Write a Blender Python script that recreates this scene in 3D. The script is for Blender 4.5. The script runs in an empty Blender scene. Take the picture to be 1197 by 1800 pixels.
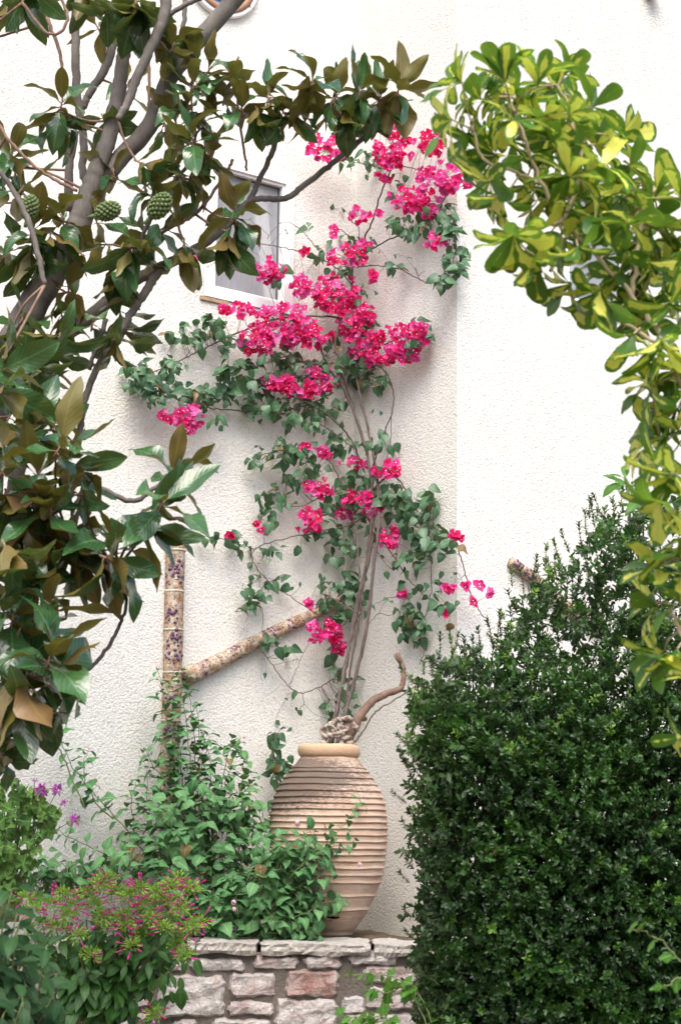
import bpy, math, random
import numpy as np
from mathutils import Vector
rng = np.random.default_rng(7)
random.seed(7)
R_ = math.radians
scene = bpy.context.scene
COL = scene.collection

# ------------------------------------------------------------ camera, sky, sun, exposure
F, PITCH, ROLL, EYE = 2900.0, R_(11.0), R_(0.78), 1.5
_f = np.array([0, math.cos(PITCH), math.sin(PITCH)])
_r0 = np.array([1.0, 0, 0]); _u0 = np.array([0, -math.sin(PITCH), math.cos(PITCH)])
_r = math.cos(ROLL)*_r0 + math.sin(ROLL)*_u0
_u = math.cos(ROLL)*_u0 - math.sin(ROLL)*_r0
CAM = np.array([0, 0, EYE])
cd = bpy.data.cameras.new('camera'); cam = bpy.data.objects.new('camera', cd); COL.objects.link(cam)
from mathutils import Matrix
M = Matrix(((_r[0], _u[0], -_f[0], 0), (_r[1], _u[1], -_f[1], 0), (_r[2], _u[2], -_f[2], EYE), (0, 0, 0, 1)))
cam.matrix_world = M
cd.sensor_fit = 'VERTICAL'; cd.sensor_height = 36.0; cd.lens = F/1800*36
cd.clip_start = 0.05; cd.clip_end = 500
cd.dof.use_dof = True; cd.dof.focus_distance = 8.3; cd.dof.aperture_fstop = 5.0
scene.camera = cam

SUN_EL, SUN_AZ = R_(54), R_(179)      # azimuth clockwise from +Y
w = bpy.data.worlds.new('World'); scene.world = w; w.use_nodes = True
nt = w.node_tree; nt.nodes.clear()
sky = nt.nodes.new('ShaderNodeTexSky'); sky.sky_type = 'NISHITA'; sky.sun_disc = False
sky.sun_elevation = SUN_EL; sky.sun_rotation = SUN_AZ
sky.air_density = 1.0; sky.dust_density = 4.0; sky.ozone_density = 0.6
bg = nt.nodes.new('ShaderNodeBackground'); bg.inputs[1].default_value = 0.12
wo = nt.nodes.new('ShaderNodeOutputWorld')
nt.links.new(sky.outputs[0], bg.inputs[0]); nt.links.new(bg.outputs[0], wo.inputs[0])
sl = bpy.data.lights.new('sun', 'SUN'); sl.energy = 1.35; sl.angle = R_(46); sl.color = (1.0, 0.955, 0.90)
so = bpy.data.objects.new('sun', sl); COL.objects.link(so)
sd = Vector((math.sin(SUN_AZ)*math.cos(SUN_EL), math.cos(SUN_AZ)*math.cos(SUN_EL), math.sin(SUN_EL)))
so.rotation_euler = sd.to_track_quat('Z', 'Y').to_euler()
scene.view_settings.view_transform = 'Standard'; scene.view_settings.look = 'None'
scene.view_settings.exposure = 1.4; scene.view_settings.gamma = 1.0
scene.render.engine = 'CYCLES'
scene.cycles.max_bounces = 8; scene.cycles.transparent_max_bounces = 8

# ------------------------------------------------------------ geometry of the view
def ray(px, py):
    return _f*F + _r*(px-598.5) + _u*(900-py)
def at(px, py, Y):
    d = ray(px, py); return CAM + d*(Y/d[1])
def scale_at(p):                       # photo pixels per metre at a point
    return F/float(np.dot(p-CAM, _f))
DL = np.array([0.82, 0.572, 0]); DL /= np.linalg.norm(DL)      # left and right wall run this way
NL = np.array([DL[1], -DL[0], 0])                               # their outward normal
DR = NL.copy(); NR = -DL.copy()                                 # the short return wall
C0 = at(630, 100, 9.15); C0[2] = 0                              # inner corner
def hit(px, py, P, N):
    d = ray(px, py); t = np.dot(P-CAM, N)/np.dot(d, N); return CAM+d*t
_h = hit(803, 700, C0, NR); RET = float(np.dot(_h-C0, DR))      # length of the return
C1 = C0+DR*RET                                                  # outer corner
def W(px, py, off=0.0):
    if px < 630-(py-100)*.011: p = hit(px, py, C0, NL)
    elif px < 803: p = hit(px, py, C0, NR)
    else: p = hit(px, py, C1, NL)
    d = ray(px, py); d /= np.linalg.norm(d)
    return p-d*off
UP = np.array([0, 0, 1.0])
def nrm(a): return a/np.maximum(np.linalg.norm(a, axis=-1, keepdims=True), 1e-9)
def rdir(n=None):
    return nrm(rng.normal(size=(3,) if n is None else (n, 3)))
def U(a, b, n=None): return rng.uniform(a, b, n)

# ------------------------------------------------------------ mesh bags
class Bag:
    def __init__(s): s.V = []; s.L = []; s.S = []; s.A = []; s.MI = []; s.n = 0
    def raw(s, V, loops, sizes, A, mi=0):
        V = np.asarray(V, float).reshape(-1, 3)
        s.V.append(V); s.L.append(np.asarray(loops, int)+s.n); s.S.append(np.asarray(sizes, int))
        s.A.append(np.asarray(A, float).reshape(-1, 4)); s.MI.append(np.full(len(sizes), mi)); s.n += len(V)
    def leaves(s, T, pos, d, n, size, mi=0, r1=None, wid=1.0):
        pos = np.atleast_2d(pos); N = len(pos)
        d = nrm(np.broadcast_to(d, (N, 3))); n = np.broadcast_to(n, (N, 3))
        X = nrm(np.cross(d, n)); Z = np.cross(X, d)
        size = np.broadcast_to(size, (N,))
        TV, TL, TS, TU = T; k = len(TV)
        Vw = pos[:, None, :] + size[:, None, None]*(TV[None, :, 0:1]*X[:, None, :]*wid + TV[None, :, 1:2]*d[:, None, :] + TV[None, :, 2:3]*Z[:, None, :])
        if r1 is None: r1 = rng.random(N)
        r1 = np.broadcast_to(r1, (N,))
        A = np.zeros((N, k, 4)); A[:, :, 0] = r1[:, None]; A[:, :, 1] = rng.random(N)[:, None]; A[:, :, 2:] = TU[None]
        L = (TL[None]+(np.arange(N)*k)[:, None]).ravel()
        s.raw(Vw.reshape(-1, 3), L, np.tile(TS, N), A.reshape(-1, 4), mi)
    def tube(s, pts, rad, seg=6, mi=0, r=0.5, cap=True):
        P = np.array(pts, float); n = len(P)
        rad = np.interp(np.linspace(0, 1, n), np.linspace(0, 1, len(np.atleast_1d(rad))), np.atleast_1d(rad)) if np.ndim(rad) else np.full(n, rad)
        T = nrm(np.gradient(P, axis=0)); ref = np.array([0.31, 0.2, 0.93]) if abs(T[0][2]) < .9 else np.array([1., 0.2, 0])
        V = []; X = nrm(np.cross(T[0], ref))
        for i in range(n):
            X = nrm(X-T[i]*np.dot(X, T[i])); Y = np.cross(T[i], X)
            a = np.arange(seg)*2*math.pi/seg
            V.append(P[i]+rad[i]*(np.cos(a)[:, None]*X+np.sin(a)[:, None]*Y))
        V = np.concatenate(V); L = []; S = []
        for i in range(n-1):
            for j in range(seg):
                k = (j+1) % seg; L += [i*seg+j, i*seg+k, (i+1)*seg+k, (i+1)*seg+j]; S.append(4)
        if cap:
            L += [(n-1)*seg+j for j in range(seg)]; S.append(seg)
            L += [j for j in range(seg)][::-1]; S.append(seg)
        ln = np.concatenate([[0], np.cumsum(np.linalg.norm(np.diff(P, axis=0), axis=1))])
        A = np.zeros((len(V), 4)); A[:, 0] = r; A[:, 1] = r; A[:, 2] = np.tile(np.arange(seg)/seg, n); A[:, 3] = np.repeat(ln, seg)
        s.raw(V, L, S, A, mi)
    def ball(s, c, r, seg=8, rings=6, mi=0, rv=0.5, sq=(1, 1, 1)):
        V = [(0, 0, 1)]; L = []; S = []
        for i in range(1, rings):
            for j in range(seg):
                a = math.pi*i/rings; b = 2*math.pi*j/seg
                V.append((math.sin(a)*math.cos(b), math.sin(a)*math.sin(b), math.cos(a)))
        V.append((0, 0, -1))
        for j in range(seg):
            k = (j+1) % seg
            L += [0, 1+j, 1+k]; S.append(3)
            for i in range(rings-2):
                a = 1+i*seg; L += [a+j, a+seg+j, a+seg+k, a+k]; S.append(4)
            a = 1+(rings-2)*seg; L += [a+j, len(V)-1, a+k]; S.append(3)
        V = np.array(V)*np.array(sq)*r+np.asarray(c); A = np.zeros((len(V), 4)); A[:, :2] = rv
        s.raw(V, L, S, A, mi)
    def box(s, o, ax, ay, az, mi=0, r=.5):     # o corner, three edge vectors (right handed)
        o, ax, ay, az = [np.asarray(v, float) for v in (o, ax, ay, az)]
        V = [o, o+ax, o+ax+ay, o+ay, o+az, o+ax+az, o+ax+ay+az, o+ay+az]
        L = [0, 3, 2, 1, 4, 5, 6, 7, 0, 1, 5, 4, 1, 2, 6, 5, 2, 3, 7, 6, 3, 0, 4, 7]
        A = np.zeros((8, 4)); A[:, :2] = r; s.raw(V, L, [4]*6, A, mi)
    def build(s, name, mats, parent=None, smooth=True):
        me = bpy.data.meshes.new(name)
        V = np.concatenate(s.V); L = np.concatenate(s.L); S = np.concatenate(s.S)
        org = np.array(parent['_org']) if parent is not None and '_org' in parent else np.zeros(3)
        me.vertices.add(len(V)); me.vertices.foreach_set('co', (V-org).ravel())
        me.loops.add(len(L)); me.loops.foreach_set('vertex_index', L)
        me.polygons.add(len(S)); st = np.concatenate([[0], np.cumsum(S)[:-1]])
        me.polygons.foreach_set('loop_start', st); me.polygons.foreach_set('loop_total', S)
        me.polygons.foreach_set('material_index', np.concatenate(s.MI))
        me.polygons.foreach_set('use_smooth', np.full(len(S), smooth))
        at_ = me.attributes.new('dat', 'FLOAT_COLOR', 'POINT'); at_.data.foreach_set('color', np.concatenate(s.A).ravel())
        for m in (mats if isinstance(mats, (list, tuple)) else [mats]): me.materials.append(m)
        me.update(calc_edges=True); me.validate()
        o = bpy.data.objects.new(name, me); COL.objects.link(o)
        if parent is not None: o.parent = parent
        return o

def thing(name, label, cat, loc, group=None, kind=None):
    o = bpy.data.objects.new(name, None); COL.objects.link(o); o.location = [float(v) for v in loc]
    o['label'] = label; o['category'] = cat; o['_org'] = [float(v) for v in loc]
    o.empty_display_size = .1
    if group: o['group'] = group
    if kind: o['kind'] = kind
    return o

def smooth_path(pts, k=6):
    P = np.array(pts, float)
    if len(P) < 3:
        return np.array([P[0]+(P[-1]-P[0])*t for t in np.linspace(0, 1, k+1)])
    Q = np.vstack([2*P[0]-P[1], P, 2*P[-1]-P[-2]]); out = []
    for i in range(1, len(Q)-2):
        a, b, c, d = Q[i-1:i+3]
        for t in np.arange(k)/k:
            out.append(.5*((2*b)+(-a+c)*t+(2*a-5*b+4*c-d)*t*t+(-a+3*b-3*c+d)*t**3))
    out.append(P[-1]); return np.array(out)
def wob(P, a):
    P = P.copy(); n = len(P); P[1:-1] += rng.normal(size=(n-2, 3))*a if n > 2 else 0; return P

# ------------------------------------------------------------ leaf templates (length 1 along +Y, top +Z)
def leaf_t(prof, fold=.15, curl=.5, wave=0.0, twist=0.0, across=2, ph=0.0):
    rows = [(v, w) for v, w in prof]; V = []; UV = []; y = z = 0; pv = 0
    cols = np.linspace(-1, 1, across+1)
    for i, (v, w_) in enumerate(rows):
        a = -curl*(v-0.15); dv = v-pv; y += dv*math.cos(a); z += dv*math.sin(a); pv = v
        for c in cols:
            zz = z+abs(c)*w_*fold+wave*w_*math.sin(v*9+ph+c*1.5)*abs(c)
            x = c*w_; tw = twist*v
            V.append((x*math.cos(tw), y, zz+x*math.sin(tw))); UV.append(((c+1)/2, v))
    L = []; S = []; m = across+1
    for i in range(len(rows)-1):
        for j in range(across):
            L += [i*m+j, i*m+j+1, (i+1)*m+j+1, (i+1)*m+j]; S.append(4)
    return (np.array(V), np.array(L), np.array(S), np.array(UV))
def prof(fn, n): return [(v, max(fn(v), .004)) for v in np.linspace(0, 1, n)]
mag_p = lambda wd: prof(lambda v: wd*1.12*math.sin(math.pi*min(1, v)**.95)**.72 if 0 < v < 1 else .008, 9)
MAG = [leaf_t(mag_p(wd), f, c, wv, tw, 4, ph) for wd, f, c, wv, tw, ph in
       [(.19, .25, .3, .2, .1, 0), (.17, .3, .8, .35, -.3, 1), (.2, .12, 1.2, .4, .3, 2), (.16, .4, -.4, .3, .2, 3), (.21, .2, .6, .4, -.4, 4), (.15, .6, 1.5, .4, .6, 5), (.18, .35, -.7, .35, -.2, 6), (.2, .3, 1.0, .5, .4, 7)]]
hp = lambda wd: [(0, .02), (.04, .45*wd), (.12, .85*wd), (.26, wd), (.42, .93*wd), (.6, .7*wd), (.78, .38*wd), (.92, .12*wd), (1, .006)]
HEART = [leaf_t(hp(wd), f, c, wv, tw) for wd, f, c, wv, tw in [(.36, .25, .5, .1, 0), (.4, .1, .9, .2, .2), (.34, .35, .2, .15, -.3), (.38, .05, 1.2, .25, .3), (.2, .6, .8, .2, .2)]]
def serr(wd):
    p = []
    for i, v in enumerate(np.linspace(0, 1, 15)):
        b = wd*math.sin(math.pi*min(.999, max(.001, v))**.62)**.95
        p.append((v, max(.006, b*(1.1 if i % 2 else .9))))
    return p
LANT = [leaf_t(serr(wd), f, c, .15, tw) for wd, f, c, tw in [(.33, .25, .7, 0), (.36, .1, 1.0, .2), (.3, .35, .4, -.2), (.34, .15, 1.4, -.2)]]
sp = lambda wd: [(0, .02), (.08, .03), (.22, .5*wd), (.42, .85*wd), (.62, 1.05*wd), (.8, 1.05*wd), (.92, .8*wd), (.98, .45*wd), (1, .1*wd)]
SCH = [leaf_t(sp(wd), f, c, wv, tw, 4) for wd, f, c, wv, tw in [(.18, .25, .5, .15, 0), (.195, .15, .9, .25, .2), (.165, .3, 1.3, .2, -.2), (.185, .1, .3, .25, .1)]]
BOX = [leaf_t([(0, .03), (.3, .23), (.72, .22), (1, .03)], f, c) for f, c in [(.3, .3), (.1, .7), (.5, -.2)]]
ELL = [leaf_t(prof(lambda v: wd*math.sin(math.pi*min(.999, max(.001, v))**.8)**.9, 8), f, c, .15, tw) for wd, f, c, tw in [(.22, .25, .6, 0), (.25, .1, 1.0, .2), (.2, .3, .3, -.2)]]
NAR = [leaf_t(prof(lambda v: wd*math.sin(math.pi*min(.999, max(.001, v)))**.8, 5), .3, c, .0, 0) for wd, c in [(.14, .6), (.11, -.6), (.16, .1)]]
def petal_t(wd, fold, curl, wave):
    return leaf_t([(0, .05), (.12, .6*wd), (.35, wd), (.6, .9*wd), (.82, .5*wd), (1, .03)], fold, curl, wave, 0, 4)
BRACT = [petal_t(.42, .25, -.5, .35), petal_t(.46, .1, .5, .5), petal_t(.38, .45, 1.0, .4), petal_t(.44, -.1, -.9, .45)]
def lobed(wd):                                        # grape-like leaf: five pointed lobes, flat fan of quads
    V = [(0, 0, 0)]; UV = [(.5, 0)]; n = 30
    for i in range(n+1):
        a = math.radians(-160+320*i/n); lob = .55+.33*abs(math.cos(a*2.5*160/160))**1.2+.05*(-1)**i
        lob *= (.75+.35*math.cos(a/2)**2)
        V.append((math.sin(a)*lob*wd, .18+math.cos(a)*lob*.8, .06*math.sin(a*3)-.1*lob**2)); UV.append((.5+.5*math.sin(a), .5+.5*math.cos(a)))
    L = []; S = []
    for i in range(1, n+1): L += [0, i+1, i]; S.append(3)
    return (np.array(V), np.array(L), np.array(S), np.array(UV))
GRAPE = [lobed(.8), lobed(.9)]
def ruffle(wd):
    V = [(0, 0.45, .0)]; UV = [(.5, .5)]; n = 28
    for ring, rr in ((1, .5), (2, 1.0)):
        for i in range(n):
            a = 2*math.pi*i/n; r = rr*wd*(1+.12*math.cos(a*7)*(ring-1))*(1-.45*max(0, math.cos(a+math.pi))**10*(ring-1))
            V.append((math.sin(a)*r, .45+math.cos(a)*r, .1*ring*math.sin(a*5+1)*ring*.5)); UV.append((.5+.5*math.sin(a)*rr, .5+.5*math.cos(a)*rr))
    L = []; S = []
    for i in range(n):
        k = (i+1) % n; L += [0, 1+k, 1+i]; S.append(3); L += [1+i, 1+k, 1+n+k, 1+n+i]; S.append(4)
    return (np.array(V), np.array(L), np.array(S), np.array(UV))
RUF = [ruffle(.5)]
STAR = (lambda: (np.array([(0, 0, .1)]+[(math.sin(a)*r, math.cos(a)*r, 0) for a, r in [(i*math.pi/5, 1 if i % 2 else .5) for i in range(10)]]),
        np.array(sum([[0, 1+(i+1) % 10, 1+i] for i in range(10)], [])), np.array([3]*10), np.full((11, 2), .5)))()

# ------------------------------------------------------------ materials
def newmat(name):
    m = bpy.data.materials.new(name); m.use_nodes = True; m.node_tree.nodes.clear(); return m
class NT:
    def __init__(s, m): s.t = m.node_tree
    def n(s, ty, **kw):
        x = s.t.nodes.new(ty)
        for k, v in kw.items():
            if k.startswith('i_'):
                key = k[2:].replace('_', ' '); x.inputs[int(key) if key.isdigit() else key].default_value = v
            else: setattr(x, k, v)
        return x
    def l(s, a, b): s.t.links.new(a, b)
    def math(s, op, a, b=None, c=None, clamp=False):
        x = s.t.nodes.new('ShaderNodeMath'); x.operation = op; x.use_clamp = clamp
        for i, v in enumerate((a, b, c)):
            if v is None: continue
            if isinstance(v, (int, float)): x.inputs[i].default_value = v
            else: s.l(v, x.inputs[i])
        return x.outputs[0]
    def mix(s, f, a, b, bt='MIX'):
        x = s.t.nodes.new('ShaderNodeMix'); x.data_type = 'RGBA'; x.blend_type = bt
        for i, v in ((0, f), (6, a), (7, b)):
            if isinstance(v, (int, float)): x.inputs[i].default_value = v
            elif isinstance(v, tuple): x.inputs[i].default_value = (*v, 1) if len(v) == 3 else v
            else: s.l(v, x.inputs[i])
        return x.outputs[2]
    def ramp(s, f, stops, interp='LINEAR'):
        x = s.t.nodes.new('ShaderNodeValToRGB'); x.color_ramp.interpolation = interp
        e = x.color_ramp.elements
        while len(e) < len(stops): e.new(.5)
        for i, (p, c) in enumerate(stops): e[i].position = p; e[i].color = (*c, 1) if len(c) == 3 else c
        s.l(f, x.inputs[0]); return x.outputs[0]
    def noise(s, scale, detail=3, rough=.5, vec=None):
        x = s.n('ShaderNodeTexNoise'); x.inputs['Scale'].default_value = scale; x.inputs['Detail'].default_value = detail; x.inputs['Roughness'].default_value = rough
        if vec is None:
            vec = s.n('ShaderNodeTexCoord').outputs['Object']
        s.l(vec, x.inputs['Vector']); return x.outputs['Fac']
    def vor(s, scale, feature='F1', vec=None):
        x = s.n('ShaderNodeTexVoronoi'); x.inputs['Scale'].default_value = scale; x.feature = feature
        if vec is None: vec = s.n('ShaderNodeTexCoord').outputs['Object']
        s.l(vec, x.inputs['Vector']); return x
    def out(s, sh): s.l(sh, s.n('ShaderNodeOutputMaterial').outputs and s.t.nodes[-1].inputs['Surface'])

def principled(N, col, rough=.5, spec=.5, normal=None, metallic=0):
    b = N.n('ShaderNodeBsdfPrincipled'); b.inputs['Roughness'].default_value = rough if isinstance(rough, (int, float)) else .5
    if not isinstance(rough, (int, float)): N.l(rough, b.inputs['Roughness'])
    b.inputs['Specular IOR Level'].default_value = spec; b.inputs['Metallic'].default_value = metallic
    if isinstance(col, tuple): b.inputs['Base Color'].default_value = (*col, 1)
    else: N.l(col, b.inputs['Base Color'])
    if normal is not None: N.l(normal, b.inputs['Normal'])
    return b
def bump(N, h, strength=.5, dist=.01, prev=None):
    b = N.n('ShaderNodeBump'); b.inputs['Strength'].default_value = strength; b.inputs['Distance'].default_value = dist
    N.l(h, b.inputs['Height'])
    if prev is not None: N.l(prev, b.inputs['Normal'])
    return b.outputs[0]

def leafmat(name, top, top2, under, under2, rough=.35, trans=.2, tcol=None, vein=.4, spec=.5, gold=None, mott=0.0):
    m = newmat(name); N = NT(m)
    A = N.n('ShaderNodeAttribute', attribute_name='dat'); sep = N.n('ShaderNodeSeparateColor'); N.l(A.outputs['Color'], sep.inputs[0])
    r1, r2, u = sep.outputs[0], sep.outputs[1], sep.outputs[2]; v = A.outputs['Alpha']
    ct = N.mix(r1, top, top2); cu = N.mix(r2, under, under2)
    du = N.math('ABSOLUTE', N.math('SUBTRACT', u, .5))
    if gold:                                            # variegated centre of the leaf
        nz = N.noise(28, 2)
        e = N.math('ADD', N.math('MULTIPLY', du, 2.0), N.math('MULTIPLY', N.math('SUBTRACT', nz, .5), 1.9))
        lim = N.math('ADD', N.math('MULTIPLY', r2, 1.3), -.25)
        f = N.math('MULTIPLY', N.math('SUBTRACT', lim, e), 7, clamp=True)
        f = N.math('MULTIPLY', f, N.math('LESS_THAN', v, .9))
        ct = N.mix(f, ct, gold[0]); cu = N.mix(f, cu, gold[1])
    if mott:
        nz = N.noise(35, 3); ct = N.mix(N.math('MULTIPLY', N.math('SUBTRACT', nz, .35, clamp=True), mott*3, clamp=True), ct, top2)
    if not gold:
        dd_ = N.math('GREATER_THAN', r2, .98 if name in ('bougainvillea_leaf', 'lantana_leaf') else .998); ct = N.mix(dd_, ct, (.17, .095, .035)); cu = N.mix(dd_, cu, (.2, .12, .05))
    vm = N.math('LESS_THAN', du, .035)
    # side veins
    sv = N.math('SINE', N.math('MULTIPLY', N.math('SUBTRACT', v, N.math('MULTIPLY', du, .55)), 62))
    svf = N.math('MULTIPLY', N.math('GREATER_THAN', sv, .82), .45)
    vf = N.math('MULTIPLY', N.math('MAXIMUM', vm, svf), vein)
    ct = N.mix(vf, ct, tuple(min(1, c*2.2+.04) for c in top2)); cu = N.mix(vf, cu, tuple(min(1, c*1.5+.03) for c in under2))
    g = N.n('ShaderNodeNewGeometry')
    c = N.mix(g.outputs['Backfacing'], ct, cu)
    rgh = N.math('ADD', rough, N.math('MULTIPLY', g.outputs['Backfacing'], .25))
    nb = bump(N, sv, .25, .0006)
    b = principled(N, c, rgh, spec, nb)
    if trans > 0:
        t = N.n('ShaderNodeBsdfTranslucent')
        tc = N.mix(.5, c, tcol or tuple(x*3 for x in top2), 'MIX'); N.l(tc, t.inputs[0])
        mx = N.n('ShaderNodeMixShader'); mx.inputs[0].default_value = trans
        N.l(b.outputs[0], mx.inputs[1]); N.l(t.outputs[0], mx.inputs[2]); sh = mx.outputs[0]
    else: sh = b.outputs[0]
    o = N.n('ShaderNodeOutputMaterial'); N.l(sh, o.inputs[0]); return m
def flat(name, col, rough=.6, spec=.4, nscale=None, col2=None, bs=0, bd=.003, metallic=0):
    m = newmat(name); N = NT(m); c = col; nb = None
    if nscale:
        nz = N.noise(nscale, 5, .6); c = N.ramp(nz, [(.35, col), (.65, col2 or col)])
        if bs: nb = bump(N, nz, bs, bd)
    b = principled(N, c, rough, spec, nb, metallic); o = N.n('ShaderNodeOutputMaterial'); N.l(b.outputs[0], o.inputs[0]); return m
def bark(name, c1, c2, scale=30, stretch=(1, 1, .25)):
    m = newmat(name); N = NT(m)
    tc = N.n('ShaderNodeTexCoord'); mp = N.n('ShaderNodeMapping'); mp.inputs['Scale'].default_value = stretch; N.l(tc.outputs['Object'], mp.inputs[0])
    n1 = N.noise(scale, 6, .7, mp.outputs[0]); n2 = N.noise(scale*.3, 3, .5)
    c = N.mix(N.math('MULTIPLY', N.math('SUBTRACT', n2, .4, clamp=True), 2.4, clamp=True), N.ramp(n1, [(.3, c1), (.7, c2)]), tuple(x*1.25 for x in c2))
    v = N.noise(scale*5, 3, .7)
    c = N.mix(N.math('GREATER_THAN', v, .66), c, tuple(x*.5 for x in c1))
    b = principled(N, c, .8, .25, bump(N, v, .4, .002, bump(N, n1, .7, .006))); o = N.n('ShaderNodeOutputMaterial'); N.l(b.outputs[0], o.inputs[0]); return m

def stucco():
    m = newmat('cream_stucco'); N = NT(m)
    tc = N.n('ShaderNodeTexCoord').outputs['Object']
    n1 = N.noise(70, 5, .7, tc); n2 = N.noise(150, 3, .6, tc); big = N.noise(1.3, 4, .55, tc)
    v = N.vor(85, 'F1', tc).outputs['Distance']
    h = N.math('ADD', N.math('MULTIPLY', n1, 1.0), N.math('MULTIPLY', n2, .7)); h = N.math('SUBTRACT', h, N.math('MULTIPLY', v, .55))
    c = N.ramp(big, [(.3, (.70, .695, .66)), (.7, (.765, .765, .74))])
    geo = N.n('ShaderNodeSeparateXYZ'); N.l(tc, geo.inputs[0])
    st = N.n('ShaderNodeMapping'); st.inputs['Scale'].default_value = (5, 5, .35); N.l(tc, st.inputs[0])
    strk = N.noise(1.6, 5, .6, st.outputs[0])
    c = N.mix(N.math('MULTIPLY', N.math('SUBTRACT', strk, .52, clamp=True), 1.6, clamp=True), c, (.60, .56, .50))
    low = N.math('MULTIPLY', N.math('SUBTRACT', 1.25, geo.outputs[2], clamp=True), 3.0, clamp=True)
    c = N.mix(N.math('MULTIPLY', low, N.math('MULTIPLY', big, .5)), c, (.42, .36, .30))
    pit = N.math('MULTIPLY', N.math('SUBTRACT', .62, h, clamp=True), 3.0, clamp=True)
    c = N.mix(N.math('MULTIPLY', pit, .35), c, (.42, .36, .30))
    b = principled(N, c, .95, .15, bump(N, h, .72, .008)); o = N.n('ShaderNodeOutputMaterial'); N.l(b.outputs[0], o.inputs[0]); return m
M_ST = stucco()
M_PVC = flat('white_plastic', (.82, .83, .84), .35, .5)
M_GASK = flat('grey_gasket', (.12, .12, .13), .6)
M_WOODB = flat('brown_sealant', (.30, .2, .13), .8, .2, 40, (.4, .3, .2))
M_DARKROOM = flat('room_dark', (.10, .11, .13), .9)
M_CURT = flat('white_curtain', (.86, .86, .87), .9, .1)
def screenmat():
    m = newmat('insect_screen'); N = NT(m); tc = N.n('ShaderNodeTexCoord').outputs['Object']
    st = N.n('ShaderNodeMapping'); st.inputs['Scale'].default_value = (9, 9, 1); N.l(tc, st.inputs[0])
    nz = N.noise(14, 4, .6, st.outputs[0])
    b = principled(N, N.ramp(nz, [(.3, (.38, .41, .45)), (.7, (.50, .52, .55))]), .3, .6)
    t = N.n('ShaderNodeBsdfTransparent'); mx = N.n('ShaderNodeMixShader'); mx.inputs[0].default_value = .42
    N.l(b.outputs[0], mx.inputs[1]); N.l(t.outputs[0], mx.inputs[2])
    o = N.n('ShaderNodeOutputMaterial'); N.l(mx.outputs[0], o.inputs[0]); return m
M_SCR = screenmat()
def groundmat():
    m = newmat('garden_soil'); N = NT(m); nz = N.noise(6, 6, .7); n2 = N.noise(60, 4, .7)
    b = principled(N, N.ramp(nz, [(.3, (.10, .075, .05)), (.7, (.19, .15, .11))]), .95, .1, bump(N, n2, .8, .02)); o = N.n('ShaderNodeOutputMaterial'); N.l(b.outputs[0], o.inputs[0]); return m
M_SOIL = groundmat()
def mortarmat():
    m = newmat('rough_mortar'); N = NT(m); n1 = N.noise(70, 5, .7); n2 = N.noise(9, 4, .6)
    c = N.mix(N.math('MULTIPLY', n1, .8), N.ramp(n2, [(.3, (.22, .19, .165)), (.7, (.36, .32, .29))]), (.12, .105, .09))
    b = principled(N, c, .95, .1, bump(N, n1, 1.0, .02)); o = N.n('ShaderNodeOutputMaterial'); N.l(b.outputs[0], o.inputs[0]); return m
M_MORT = mortarmat()
def stonemat(name, capm=False):
    m = newmat(name); N = NT(m)
    A = N.n('ShaderNodeAttribute', attribute_name='dat'); sep = N.n('ShaderNodeSeparateColor'); N.l(A.outputs['Color'], sep.inputs[0])
    tc = N.n('ShaderNodeTexCoord').outputs['Object']
    n1 = N.noise(9, 6, .65, tc); n2 = N.noise(38, 5, .7, tc); n3 = N.noise(22, 5, .75, tc)
    base = N.ramp(n2, [(.25, (.50, .45, .44)), (.5, (.70, .66, .645)), (.75, (.80, .78, .765))]) if not capm else N.ramp(n2, [(.25, (.46, .42, .37)), (.5, (.62, .58, .53)), (.75, (.72, .69, .65))])
    pf = N.math('MULTIPLY', N.math('SUBTRACT', N.math('ADD', n1, N.math('MULTIPLY', sep.outputs[0], .34)), .62 if not capm else .82, clamp=True), 3.2, clamp=True)
    c = N.mix(pf, base, N.mix(n3, (.24, .09, .075), (.55, .33, .27)))
    cr = N.math('LESS_THAN', N.vor(13, 'DISTANCE_TO_EDGE', tc).outputs['Distance'], .012)
    c = N.mix(N.math('MULTIPLY', cr, .35), c, (.28, .22, .2))
    b = principled(N, c, .75, .3, bump(N, n3, 1.0, .03, bump(N, n2, .9, .012))); o = N.n('ShaderNodeOutputMaterial'); N.l(b.outputs[0], o.inputs[0]); return m
M_STONE = stonemat('pink_white_stone'); M_CAP = stonemat('pale_capstone', True)
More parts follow.
